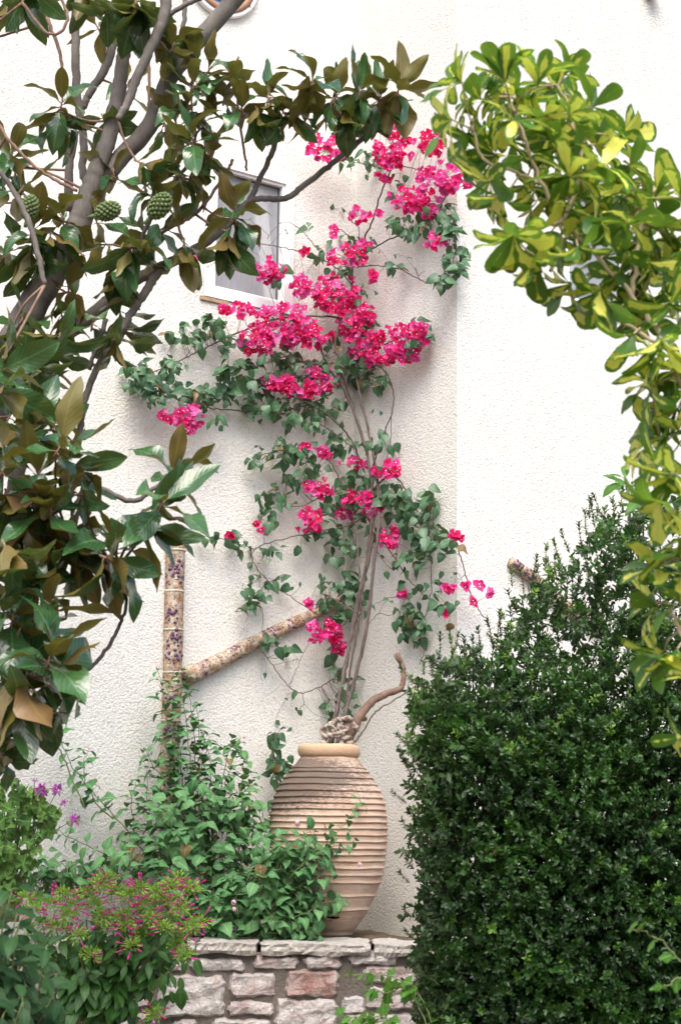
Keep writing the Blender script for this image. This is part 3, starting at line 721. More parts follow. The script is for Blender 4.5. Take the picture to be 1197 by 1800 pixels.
o = db.build('dead_branch', M_DEAD); o['label'] = 'bent bare brown branch curving up right out of the urn'; o['category'] = 'branch'

# ------------------------------------------------------------ decorated relief pipes
def deco(name, label, upright, branch, bulb=None, br_=(.046, .036, .028)):
    base = (upright or branch)[-1]; root = thing(name, label, 'decorative pipe', W(base[0], base[1], .04))
    for nm, line, ra in (('upright_pipe', upright, (.051, .049, .05)), ('branch_pipe', branch, br_)):
        if not line: continue
        P = smooth_path([W(x, y, .03) for x, y in line], 30); n = len(P); bg_ = Bag()
        rr = np.interp(np.linspace(0, 1, n), np.linspace(0, 1, 3), ra)*(1+.035*rng.normal(size=n)*.6)
        bg_.tube(P, rr, 22); bg_.build(nm, M_DECO, root)
        T = nrm(np.gradient(P, axis=0))
        fr = (.02, .17, .31, .47, .62, .75, .88) if nm == 'upright_pipe' else (.18, .45, .72)
        for f_ in fr:
            i = min(n-2, int(f_*n)); rings = Bag(); rings.tube([P[i]-T[i]*.006, P[i], P[i]+T[i]*.006], (rr[i]*1.03, rr[i]*1.07, rr[i]*1.03), 22); rings.build('ring', M_RING, root)
        # bunches of grapes in relief
        view = nrm(CAM-P[n//2])
        for f_ in ((.08, .12, .25, .34, .40, .56, .66, .8, .92) if nm == 'upright_pipe' else (.1, .3, .5, .55, .66, .85)):
            i = min(n-2, int(f_*n)); side = nrm(np.cross(T[i], view)); 
            gb = Bag()
            for q in range(16):
                a = float(np.clip(rng.normal()*.5, -1.1, 1.1)); h_ = rng.normal()*.018; rad = rr[i]*.97
                c = P[i]+T[i]*h_+(view*math.cos(a)+side*math.sin(a))*rad; gb.ball(c, U(.006, .0105), 8, 6)
            gb.build('grape_bunch', M_BERRY, root)
    if bulb:
        bl = Bag(); gnarl(bl, W(bulb[0], bulb[1], .05), .062, .05, .045, 31); bl.build('knot', M_DECO, root)
    return root
deco('grapevine_relief', 'upright mosaic pipe with purple grapes and a sloping branch on the left wall', [(309, 960), (306, 1080), (303, 1200), (299, 1340), (296, 1500)], [(328, 1192), (400, 1155), (470, 1118), (540, 1085), (605, 1056)], (338, 1184))
deco('sloping_relief', 'short sloping mosaic pipe end showing above the boxwood on the right wall', None, [(897, 987), (935, 1015), (990, 1062), (1060, 1110)], None, (.026, .034, .036))

# ------------------------------------------------------------ plant helpers
def nearest_twig(stem, skel, p, r0, r1, droop=.0, seg=5, mi=0, up=.0):
    d = np.linalg.norm(skel-p, axis=1); i = int(np.argmin(d)); q = skel[i]
    mid = (p+q)/2+rdir()*d[i]*.10+UP*(up-droop)*d[i]
    stem.tube(smooth_path([q, mid, p], 4), (r0, r1), seg, mi)
def inpoly(poly, x, y):
    ins = False; n = len(poly)
    for i in range(n):
        x1, y1 = poly[i]; x2, y2 = poly[(i+1) % n]
        if (y1 > y) != (y2 > y) and x < (x2-x1)*(y-y1)/(y2-y1)+x1: ins = not ins
    return ins
def polydist(poly, x, y):
    best = 1e9
    for i in range(len(poly)):
        a = np.array(poly[i]); b = np.array(poly[(i+1) % len(poly)]); ab = b-a; t = np.clip(np.dot((x, y)-a, ab)/np.dot(ab, ab), 0, 1)
        best = min(best, float(np.linalg.norm(a+ab*t-(x, y))))
    return best
def randin(poly):
    xs_ = [p[0] for p in poly]; ys_ = [p[1] for p in poly]
    while True:
        x, y = random.uniform(min(xs_), max(xs_)), random.uniform(min(ys_), max(ys_))
        if inpoly(poly, x, y): return x, y
TOCAM = np.array([0, -1.0, -.1])

# ------------------------------------------------------------ bougainvillea
bou = thing('bougainvillea', 'bougainvillea with magenta pink bracts climbing the wall from the urn', 'climbing plant', (ub[0], ub[1], ub[2]+zsc-.13))
stem = Bag(); twig = Bag(); lf = Bag(); br = Bag(); fl = Bag()
STEMS = [  # (points (x, y[, off]), radius px start, end)
 ([(578, 1312, .62), (588, 1262, .58), (600, 1205, .5), (617, 1110, .4), (632, 1040, .33), (652, 965, .25), (656, 885, .2), (643, 790, .2), (615, 705, .2), (578, 645, .2), (560, 600, .2)], 4.6, 2.6),
 ([(592, 1312, .62), (606, 1255, .58), (625, 1190, .5), (645, 1100, .4), (655, 1010, .33), (664, 940, .27), (666, 880, .2), (655, 790, .18), (634, 700, .16), (622, 640, .15)], 4.4, 2.6),
 ([(584, 1310, .58), (596, 1235, .52), (609, 1170, .45), (622, 1100, .38), (640, 1010, .3), (652, 930, .25), (645, 850, .2), (620, 780, .2), (590, 740, .2), (556, 715, .2), (520, 700, .22)], 3.2, 1.6),
 ([(600, 1300, .55), (616, 1180, .42), (632, 1080, .34), (642, 1000, .3), (648, 940, .25)], 2.6, 2),
 ([(655, 820, .18), (672, 770, .14), (688, 725, .12), (690, 680, .1), (668, 640, .1)], 1.8, 1.0),
 ([(645, 800, .15), (628, 740, .15), (612, 690, .17), (598, 640, .2), (590, 600, .2), (604, 550, .18), (618, 510, .12), (620, 470, .1), (632, 435, .08), (652, 395, .1), (668, 345, .12), (686, 300, .2), (700, 270, .25)], 3.0, 1.5),
 ([(620, 470, .1), (650, 440, .08), (690, 418, .1), (730, 400, .12), (765, 375, .15), (790, 330, .2)], 1.8, 1.1),
 ([(628, 470, .08), (660, 467, .08), (700, 472, .06), (730, 488, .06), (760, 498, .06), (790, 480, .1), (800, 440, .12), (800, 400, .15)], 1.3, .9),
 ([(600, 560, .2), (540, 555, .2), (480, 562, .15), (430, 580, .12), (385, 600, .1), (345, 620, .1), (316, 634, .1), (280, 650, .1), (240, 660, .08)], 2.2, 1),
 ([(585, 690, .18), (540, 712, .15), (490, 722, .12), (440, 722, .1), (390, 720, .1), (340, 715, .12), (320, 725, .15)], 1.8, 1),
 ([(575, 650, .2), (500, 668, .15), (450, 682, .12), (400, 697, .12), (350, 700, .1), (300, 690, .08)], 1.8, .9),
 ([(560, 640, .2), (500, 628, .15), (450, 645, .12), (400, 650, .1)], 1.5, .8),
 ([(622, 640, .18), (650, 612, .15), (690, 600, .12), (725, 585, .1), (742, 570, .1)], 1.9, .9),
 ([(655, 860, .2), (685, 835, .15), (710, 855, .12), (735, 900, .1), (765, 930, .1), (795, 950, .1), (808, 975, .1), (818, 1010, .1), (830, 1050, .08), (850, 1085, .05)], 1.9, .9),
 ([(655, 930, .25), (690, 975, .15), (720, 1020, .1), (755, 1055, .08), (790, 1075, .08)], 1.4, .7),
 ([(655, 960, .25), (690, 1000, .2), (700, 960, .15), (715, 920, .15)], 1.3, .8),
 ([(755, 940, .1), (757, 990, .08), (757, 1040, .08), (745, 1090, .08), (735, 1110, .08), (745, 1140, .06), (738, 1168, .05)], 1.2, .7),
 ([(650, 870, .2), (610, 865, .2), (570, 870, .2), (530, 890, .15), (490, 890, .1), (455, 905, .08)], 1.6, .8),
 ([(652, 900, .22), (610, 925, .18), (560, 935, .15), (510, 945, .1), (470, 955, .08), (446, 968, .06), (447, 990, .05), (470, 1020, .05), (505, 1045, .06), (545, 1072, .1), (580, 1090, .15)], 1.5, .9),
 ([(446, 965, .06), (415, 955, .06), (380, 945, .06), (355, 942, .06)], 1.1, .6),
 ([(470, 1018, .05), (455, 1050, .05), (462, 1085, .05), (460, 1120, .05)], 1.0, .6),
 ([(500, 1010, .05), (480, 1020, .05), (440, 1055, .05), (415, 1075, .05)], 1.0, .6),
 ([(608, 1165, .4), (590, 1190, .2), (560, 1208, .08), (530, 1218, .05), (505, 1205, .04), (480, 1170, .04), (458, 1140, .04)], 1.4, .8),
 ([(530, 1216, .05), (534, 1235, .04), (526, 1246, .04)], .8, .6),
 ([(508, 1204, .04), (520, 1180, .04), (528, 1160, .04)], .8, .6),
 ([(622, 790, .2), (600, 770, .18), (578, 755, .15), (556, 740, .15), (550, 720, .12)], 1.5, .8),
 ([(600, 850, .2), (585, 820, .18), (570, 800, .15), (540, 785, .12), (500, 790, .1), (460, 800, .08)], 1.5, .8),
 ([(635, 1080, .35), (605, 1065, .3), (580, 1050, .25), (560, 1060, .2), (540, 1068, .15)], 1.3, .8),
 ([(632, 1000, .3), (626, 940, .25), (620, 900, .25), (600, 890, .25)], 1.5, .9),
 ([(560, 440, .08), (530, 405, .06), (500, 390, .05), (478, 408, .05), (470, 420, .05)], 1.0, .6),
 ([(618, 500, .12), (590, 470, .1), (560, 452, .08), (520, 440, .07), (480, 432, .06), (440, 428, .06), (400, 445, .06), (365, 470, .06)], 1.4, .7),
 ([(632, 430, .08), (615, 415, .06), (600, 405, .06), (588, 400, .06)], 1.2, .6),
 ([(628, 440, .08), (630, 400, .08), (618, 390, .08), (625, 380, .1)], 1.0, .7),
 ([(700, 290, .2), (740, 300, .2), (770, 310, .22), (800, 330, .2), (822, 320, .18)], 1.2, .7),
 ([(685, 300, .2), (650, 290, .15), (615, 283, .12), (585, 270, .12)], 1.2, .7),
 ([(660, 1060, .3), (690, 1050, .15), (720, 1055, .1)], 1.0, .6), ([(645, 1100, .4), (665, 1080, .25), (685, 1082, .12)], 1.0, .6),
 ([(730, 470, .06), (735, 485, .06), (745, 478, .05)], .9, .5),
 ([(490, 1385, .2), (483, 1350, .2), (480, 1320, .2), (478, 1290, .2)], 1.3, .7), ([(512, 1400, .15), (508, 1370, .15), (512, 1345, .15)], 1.3, .7),
 ([(688, 725, .1), (684, 790, .08), (668, 830, .1)], 1.0, .7),
]
skel = []
for pts, ra, rb in STEMS:
    P = smooth_path([W(*p) for p in pts], 7); P = wob(P, .0022)
    k = 1/scale_at(P[0]); (stem if ra > 1.75 else twig).tube(P, (ra*k*.85, rb*k*.85), 7 if ra > 1.75 else 5, 0)
    skel.append(P)
skel = np.concatenate(skel)
BL = [(325,582,30,18,14),(368,568,32,20,26),(400,598,30,18,14),(345,600,20,14,6),(240,650,25,20,20),(275,665,38,26,38),(305,640,25,14,14),(270,692,25,16,16),(232,668,16,10,8),
 (400,648,26,24,24),(360,700,45,18,30),(420,690,45,22,32),(455,655,34,25,26),(470,712,42,22,20),(335,690,30,14,12),(385,735,14,10,5),(530,735,40,14,14),(520,700,50,16,22),
 (525,645,60,22,30),(590,650,34,30,18),(640,640,30,25,18),(570,712,35,18,18),(655,668,32,16,18),(640,570,20,20,8),(610,640,20,16,8),(500,625,30,12,12),
 (802,455,20,30,26),(792,400,22,25,20),(712,395,34,22,24),(770,368,34,18,16),(700,335,20,18,9),(640,278,28,14,12),(610,280,18,14,8),(690,462,14,13,7),(740,400,22,18,10),(775,490,22,11,12),
 (600,425,22,12,7),(640,428,20,15,7),(560,440,22,12,6),(500,485,15,14,7),(730,590,28,30,16),(745,580,12,20,6),(600,475,30,14,7),(545,395,16,8,3),(635,520,20,14,6),(590,600,24,18,10),(650,560,12,16,6),
 (500,790,50,20,32),(535,820,38,25,22),(480,880,35,25,16),(550,750,12,10,4),(590,785,25,15,7),(640,778,40,12,12),(682,780,14,12,6),(455,805,16,10,6),(470,915,18,14,6),(505,850,25,18,8),
 (640,850,50,18,28),(720,890,42,28,42),(742,935,40,30,44),(690,868,32,24,22),(600,882,40,18,20),(575,935,40,20,22),(600,962,28,20,16),(650,925,28,24,14),(770,962,35,22,22),(722,985,32,20,16),(755,880,14,25,10),
 (390,945,32,11,12),(420,965,18,8,5),(490,962,40,10,9),(455,1035,36,18,15),(432,1068,22,10,8),(505,1022,28,12,8),(600,1022,42,20,24),(600,1062,38,18,20),(590,1092,25,14,9),(640,1060,20,16,6),
 (722,1082,28,34,28),(745,1032,32,18,12),(780,1062,32,12,8),(730,1112,24,16,14),(790,1102,9,9,4),(480,1132,28,12,9),(512,1142,18,12,6),(460,1118,10,8,3),(598,1160,14,30,9),(612,1225,20,40,14),(705,1030,14,12,4),
 (582,1240,10,22,6),(524,1216,6,5,2),(526,1246,8,5,2),(530,1155,10,6,2),(582,1255,14,10,5),(618,1270,10,12,4),(478,1300,16,16,11),(482,1345,20,26,20),(502,1378,18,16,14),(512,1340,10,14,5)]
for x, y, rx, ry, n in BL:
    wall_off = U(.07, .16)
    for i in range(int(n*1.15)):
        a = U(0, 6.283); q = math.sqrt(U(0, 1)); px, py = x+rx*q*math.cos(a), y+ry*q*math.sin(a)
        base = W(px, py, max(.03, wall_off+rng.normal()*.05+ .08*(1-q)))
        d = nrm(np.array([rng.normal()*.8, rng.normal()*.4, -.55+rng.normal()*.5])); nn = TOCAM*U(.3, 1.3)+UP*U(.2, 1.2)+rdir()*.55
        lf.leaves(random.choice(HEART), base, d, nn, U(.04, .086)*(1 if rx > 12 else .75))
        if i % 2 == 0: nearest_twig(twig, skel, base, .0013, .0009, .03, 4)
CL = [(577,262,34,27),(690,258,38,32),(762,250,24,24),(683,292,26,24),(775,312,44,27),(728,352,44,22),(758,372,14,12),(822,325,8,10),(632,378,20,13),(585,408,17,9),(610,452,33,20),(655,487,8,13),(767,425,17,14),
 (663,376,9,7),(475,472,26,22),(470,490,12,12),(365,447,8,6),(345,449,6,5),(535,440,8,5),(545,503,30,22),(592,520,44,38),(622,562,34,28),(500,570,54,38),(455,597,34,27),(545,592,40,22),(640,600,28,24),(415,545,35,13),
 (640,555,20,20),(705,590,45,17),(658,624,44,18),(720,615,16,20),(738,575,12,9),(698,620,20,16),(492,672,32,13),(532,680,48,20),(580,676,18,12),(565,655,20,10),(305,728,22,16),(335,732,24,18),(330,748,14,12),(538,785,10,7),(568,795,12,9),
 (620,815,27,11),(680,825,26,13),(562,858,25,17),(542,915,28,20),(628,876,30,12),(605,904,15,13),(655,896,18,15),(683,938,17,13),(682,961,15,9),(798,943,15,9),(450,920,4,4),(463,932,7,5),(405,940,4,4),(790,1033,17,8),(819,1028,9,7),
 (845,1030,6,7),(864,1042,5,4),(832,1058,5,5),(785,1078,8,6),(706,1045,10,7),(571,1104,27,13),(556,1120,16,13),(593,1130,13,19),(541,1062,9,7),(640,430,12,10),(740,600,14,16)]
for x, y, rx, ry in CL:
    br = Bag()
    n = max(3, int(rx*ry*3.14/(68 if rx > 14 else 38))); off0 = U(.1, .16)
    cc = W(x, y, off0)
    deepred = U(-.25, .25)
    for i in range(n):
        a = U(0, 6.283); q = math.sqrt(U(0, 1))*(.6 if rx < 12 else 1); px, py = x+rx*q*math.cos(a), y+ry*q*math.sin(a)
        p = W(px, py, off0+.11*math.sqrt(1-q*q)*min(1, rx/30)+U(-.02, .02)+.02)
        axis = nrm(nrm(p-cc)*.7+TOCAM*U(.3, 1)+UP*U(-.2, .5)+rdir()*.55)
        t1_ = nrm(np.cross(axis, rdir())); t2_ = np.cross(axis, t1_); sz_ = U(.026, .043); ph0 = U(0, 6.28); phi = U(.5, 1.1); rr = float(np.clip(U(0, 1)+deepred, 0, 1))
        for k in range(3):
            b = ph0+k*2.094+rng.normal()*.15; rad = t1_*math.cos(b)+t2_*math.sin(b)
            d = axis*math.cos(phi)+rad*math.sin(phi); nn = axis*math.sin(phi)-rad*math.cos(phi)
            br.leaves(random.choice(BRACT), p-axis*.008, d, nn, sz_, r1=float(np.clip(rr+rng.normal()*.12, 0, 1)))
        br.tube(smooth_path([cc+(p-cc)*.15-nrm(p-cc)*.0, (cc+p)/2-UP*.008, p-axis*.008], 3), .0011, 4, 2)
        if rng.random() < .45:
            br.leaves(STAR, p+axis*sz_*.4, t1_, axis, .0042, 1)
        if i % 4 == 0: nearest_twig(twig, skel, p-axis*.01, .0012, .0009, .02, 4)
    br.build('bract_cluster', [M_BR, M_FLO, M_GST], bou)
for x, y, rx, ry in ((530,715,40,14),(660,665,36,18),(500,640,40,14),(640,600,30,10),(480,800,40,10),(600,640,30,14)):      # dry tangle of fine twiglets
    for i in range(26):
        a = W(x+rng.normal()*rx*.6, y+rng.normal()*ry*.6, U(.06, .2)); b = a+rdir()*U(.03, .09)
        twig.tube(smooth_path([a, (a+b)/2+rdir()*.02, b], 3), .0011, 4, 1)
for i in range(60):                                     # fine arching shoots
    q = skel[rng.integers(len(skel))]; d = nrm(np.array([rng.normal(), -.15, rng.normal()*.6+.2])); L_ = U(.08, .26)
    P = [q, q+d*L_*.5+UP*.02, q+d*L_-UP*L_*.25]; twig.tube(wob(smooth_path(P, 4), .002), (.0013, .0007), 4)
    for t in (1, 2): lf.leaves(random.choice(HEART), P[t], nrm(rdir()-UP*.5), TOCAM+UP*.6+rdir()*.4, U(.025, .05))
stem.build('trunk', M_BOU, bou); twig.build('twigs', [M_BOUD, M_TAN], bou); lf.build('foliage', L_BOU, bou)

# ------------------------------------------------------------ magnolia
mag = thing('magnolia_tree', 'magnolia tree with glossy leaves rust brown underneath and green seed cones at left', 'tree', (at(-40, 900, 6.2)[0], 6.2, 0))
stem = Bag(); twig = Bag(); lf = Bag(); skel = []
def MP(x, y, Y=6.1): return at(x, y, Y)
MST = [  # pts, radii px, depth
 ([(-60, 2500), (-50, 1500), (-30, 1000), (-12, 700), (18, 612), (52, 548), (92, 480), (122, 430), (143, 385), (158, 338), (174, 290), (192, 240), (205, 180), (216, 110), (224, 50), (229, -30)], (34, 33, 32, 31, 30, 29, 28, 26, 24, 22, 18, 16, 15, 14, 13, 13), 6.1),
 ([(128, 425), (155, 362), (180, 318), (215, 275), (262, 222), (300, 135), (350, 70), (405, 8), (440, -40)], (20, 19, 18, 17, 17, 18, 19), 6.14),
 ([(134, -30), (133, 60), (136, 160), (148, 250), (146, 300), (160, 345)], (8, 8, 7), 6.35),
 ([(124, 370), (122, 300), (134, 230)], (9, 7), 6.5),
 ([(207, 40), (190, 110), (160, 160), (145, 190)], (10, 7), 6.5),
 ([(295, -20), (285, 40), (262, 90), (240, 140), (225, 180), (208, 210)], (12, 10, 9, 6), 5.9),
 ([(328, -20), (323, 40), (314, 90)], (5, 4), 6.3), ([(355, -5), (325, 10), (298, 25)], (5, 5), 6.2),
 ([(105, -10), (120, 35), (88, 60), (40, 5)], (3, 3), 5.8), ([(84, 30), (105, 90), (112, 130)], (4, 3), 6.2),
 ([(-5, 215), (30, 262), (80, 305), (136, 335)], (3, 3.5), 5.7), ([(-5, 292), (30, 345), (55, 400), (68, 450), (80, 500)], (5, 6, 5), (5.7)),
 ([(262, 100), (263, 140), (262, 200)], (3, 3), 6.3),
 ([(60, 600), (52, 690), (40, 780), (25, 860), (15, 950)], (22, 20, 16, 12), 6.4),
 ([(35, 640), (100, 600), (165, 552), (225, 500), (285, 470), (340, 440), (365, 425), (400, 395), (425, 365), (448, 350), (500, 348), (540, 322), (590, 282), (640, 242), (690, 212), (705, 175)], (15, 14, 12, 10, 8, 7, 6, 6, 5.5, 5, 4), 6.2),
 ([(438, 355), (455, 320), (478, 268), (497, 222), (515, 200), (530, 182)], (6, 5, 4), 6.2),
 ([(498, 222), (478, 200), (474, 175)], (4, 3), 6.15), ([(515, 200), (540, 170), (550, 140)], (4, 3), 6.2), ([(600, 275), (625, 220), (633, 165)], (3, 2.5), 6.2),
 ([(285, 470), (258, 510), (235, 545), (205, 590), (175, 640), (150, 700), (140, 760), (120, 800)], (9, 8, 7, 6), 6.0),
 ([(188, 560), (170, 610), (158, 650)], (5, 4), 6.0),
 ([(150, 700), (110, 660), (85, 630)], (3, 3), 6.0),
 ([(20, 900), (80, 880), (110, 860), (150, 850), (230, 880), (270, 860), (300, 830)], (7, 6, 5, 4), 5.7),
 ([(15, 950), (60, 1000), (110, 960), (180, 960), (215, 950)], (7, 5, 4), 5.6),
 ([(10, 1180), (60, 1200), (120, 1190), (170, 1165), (205, 1110), (222, 1060), (205, 1000)], (7, 5, 4, 3), 5.5), ([(-20, 900), (-10, 1050), (10, 1180), (20, 1250)], (14, 10, 6), 5.6),
 ([(20, 1190), (30, 1130), (45, 1090)], (3, 3), 5.4),
 ([(420, 100), (418, 150), (420, 200), (430, 270), (434, 300)], (2.5, 2.5), 6.15), ([(300, 130), (335, 150), (352, 165)], (4, 3), 6.15),
 ([(345, 235), (330, 290), (285, 345), (250, 420), (232, 492)], (3, 4, 5), 6.1),
 ([(240, 430), (300, 400), (350, 370), (400, 300), (410, 280)], (4, 3), 6.1)]
for pts, rad, Y in MST:
    P = smooth_path([MP(x, y, Y) for x, y in pts], 8); P = wob(P, .0016)
    k = 1/scale_at(P[len(P)//2]); b = stem if max(rad) >= 4.5 else twig
    n_ = len(P); rr = np.interp(np.linspace(0, 1, n_), np.linspace(0, 1, len(rad)), rad)*k*.9*(1+.03*np.interp(np.arange(n_), np.arange(0, n_+6, 6), rng.normal(size=len(np.arange(0, n_+6, 6)))))
    b.tube(P, rr, 14 if max(rad) > 12 else 8); skel.append(P)
skel = np.concatenate(skel)
def tuft(x, y, ang, n, L, Y=6.0, cone=(20, 115), depthlean=None, conn=True):
    p = MP(x, y, Y); a = math.radians(ang); dl = U(-.5, .15) if depthlean is None else depthlean
    axis = nrm(np.array([math.cos(a), dl, math.sin(a)])); t1_ = nrm(np.cross(axis, rdir())); t2_ = np.cross(axis, t1_); b0 = U(0, 6.28)
    for i in range(n):
        f_ = (i+.5)/n; th = math.radians(cone[0]+(cone[1]*1.12-cone[0])*f_+rng.normal()*8); b = b0+i*2.4+rng.normal()*.25
        rad = t1_*math.cos(b)+t2_*math.sin(b); d = axis*math.cos(th)+rad*math.sin(th); d = nrm(d-UP*.6*f_)
        nn = axis-np.dot(axis, d)*d+rdir()*.22
        st_ = p-axis*(.035*f_)
        lf.leaves(random.choice(MAG), st_+d*.012, d, nn, L*U(.85, 1.2))
        twig.tube([st_, st_+d*.02], .0022, 4)
    twig.tube([p-axis*.05, p+axis*.012], (.0045, .003), 6)
    if conn: nearest_twig(twig, skel, p-axis*.04, .0055, .004, .0, 6)
TF = [(590,165,88,9,.15,(12,125)),(665,165,95,9,.15,(15,135)),(520,185,80,6,.14,(30,135)),(395,165,85,7,.14,(12,120)),(310,215,100,6,.14,(12,110)),(610,200,-90,6,.15,(10,60)),(415,138,95,6,.14,(12,70)),(472,168,85,8,.15,(12,110)),(550,140,85,9,.15,(10,125)),(632,160,85,13,.16,(15,130)),(703,152,70,11,.165,(15,135)),(425,185,95,9,.145,(12,110)),(340,150,80,8,.15,(15,110)),
 (338,240,100,8,.16,(12,100)),(372,268,60,7,.15,(30,120)),(412,372,88,12,.165,(10,140)),(110,178,80,9,.165,(15,135)),(108,200,90,7,.17,(100,150)),(20,270,80,9,.17,(15,120)),(12,300,60,6,.16,(40,130)),(55,-10,-90,6,.19,(10,60)),
 (15,0,-80,5,.17,(10,60)),(150,-20,-90,7,.17,(10,70)),(240,10,-95,12,.18,(10,80)),(285,60,-90,7,.16,(20,100)),(190,20,-60,6,.16,(20,100)),(305,80,70,7,.13,(20,100)),(330,180,90,6,.15,(10,80)),(360,205,80,7,.14,(20,110)),
 (255,290,-30,6,.16,(20,90)),(270,330,80,8,.15,(20,120)),(310,300,90,8,.15,(20,120)),(345,300,60,6,.14,(30,120)),(200,300,100,6,.15,(30,120)),(110,380,100,8,.16,(20,110)),(40,330,60,7,.16,(20,110)),(60,400,70,7,.15,(20,110)),
 (20,440,40,8,.17,(30,130)),(90,420,-80,6,.16,(20,80)),(230,440,-90,9,.17,(15,80)),(200,470,-80,7,.18,(10,70)),(325,440,-85,6,.16,(10,60)),(290,400,20,7,.15,(30,120)),(250,430,10,6,.16,(30,110)),(180,430,180,7,.15,(30,120)),
 (55,440,-100,5,.19,(10,60)),(215,560,-70,6,.17,(15,80)),(230,580,0,3,.15,(10,60)),(200,600,-100,7,.16,(15,90)),(165,560,80,6,.16,(30,110)),(110,560,-80,7,.16,(20,100)),(90,620,-60,6,.17,(20,100)),(40,560,60,6,.16,(30,120)),
 (120,500,100,6,.16,(20,120)),(400,420,-90,6,.165,(5,55)),(455,200,-70,6,.15,(20,90)),(500,200,-60,5,.15,(20,90)),(590,170,60,6,.14,(40,130)),(670,165,70,7,.15,(30,140)),(370,120,60,5,.14,(20,90)),(345,100,100,4,.15,(10,60))]
for t in TF: tuft(t[0], t[1], t[2], t[3], t[4], U(5.9, 6.15), t[5])
TF2 = [(70,830,70,10,.19,(15,115)),(50,760,80,9,.19,(15,120)),(5,650,10,6,.20,(10,80)),(0,690,-20,5,.19,(10,80)),(110,780,60,7,.18,(15,100)),(130,820,0,6,.17,(15,90)),(304,830,72,7,.155,(12,70)),(290,880,60,5,.17,(20,90)),
 (205,950,80,7,.18,(10,75)),(270,900,30,5,.18,(10,80)),(260,930,-10,3,.19,(10,50)),(90,890,90,8,.17,(20,100)),(120,930,100,6,.18,(20,90)),(60,900,-80,7,.21,(5,60)),(15,880,-70,6,.20,(10,80)),(125,975,-75,8,.18,(15,90)),(185,985,-70,7,.18,(10,80)),
 (200,985,-20,6,.18,(20,90)),(60,1020,60,8,.17,(20,120)),(25,1080,80,8,.18,(20,110)),(30,1120,-85,6,.18,(15,80)),(90,1150,75,8,.18,(12,80)),(105,1175,20,5,.18,(20,90)),(60,1190,60,6,.17,(30,110)),(15,1190,40,7,.19,(20,110)),
 (35,1230,-60,6,.17,(20,90)),(75,1215,-90,4,.18,(5,35)),(100,1188,-22,2,.19,(5,20)),(5,1280,-80,7,.15,(10,80)),(15,970,-60,7,.20,(15,90)),(40,960,100,7,.18,(20,110)),(10,820,60,7,.19,(20,110)),(-5,1020,10,6,.18,(20,100)),(-5,1120,20,6,.18,(20,100)),
 (130,870,180,5,.17,(20,100)),(150,930,60,5,.17,(20,90)),(20,1310,-60,7,.10,(10,100)),(5,1330,-30,7,.10,(10,100)),(30,1200,-100,5,.2,(10,60)),(85,1060,120,5,.15,(20,90))]
for t in TF2: tuft(t[0], t[1], t[2], t[3], t[4]*1.08, U(5.1, 5.5), t[5])
pa = [(0, 0), (300, 0), (330, 120), (380, 250), (360, 400), (250, 520), (200, 640), (90, 640), (0, 620)]
for i in range(5):
    x, y = randin(pa); tuft(x, y, random.uniform(30, 130) if random.random() < .65 else random.uniform(-120, -60), 6, U(.13, .17), U(6.1, 6.6), (20, 115))
pb = [(-60, 560), (110, 600), (120, 860), (90, 1000), (60, 1240), (-60, 1280)]
for i in range(16):
    x, y = randin(pb); tuft(x, y, random.uniform(20, 120) if random.random() < .6 else random.uniform(-120, -60), 7, U(.15, .19), U(5.7, 6.1), (20, 120))
for i in range(14):
    x, y = random.uniform(-300, -60), random.uniform(0, 1300); tuft(x, y, random.uniform(30, 150), 8, .17, U(5.8, 6.6), (20, 120))
stem.build('trunk', M_TRUNK, mag); twig.build('twigs', M_TWIGR, mag); lf.build('foliage', L_MAG, mag)
for x, y, L_ in ((53, 365, .048), (190, 371, .050), (281, 362, .056)):
    fb = Bag(); c = MP(x, y, 5.85); ax = nrm(np.array([.5, -.1, .6])) if x > 200 else nrm(np.array([.2, -.1, 1.0] if x < 100 else [.9, -.2, .25]))
    t1_ = nrm(np.cross(ax, UP+rdir()*.1)); t2_ = np.cross(ax, t1_)
    for i in range(90):
        z = -1+2*(i+.5)/90; r = math.sqrt(1-z*z); a = i*2.39996
        q = c+ax*z*L_*.95+(t1_*math.cos(a)+t2_*math.sin(a))*r*L_*.64; fb.ball(q, .0072, 7, 5)
    fb.tube([c-ax*L_*.8, c, c+ax*L_*.8], (.016, .028, .014), 10); fb.tube([c-ax*L_*1.6, c-ax*L_*.8], .007, 7)
    fb.build('seed_cone', M_FRUIT, mag)

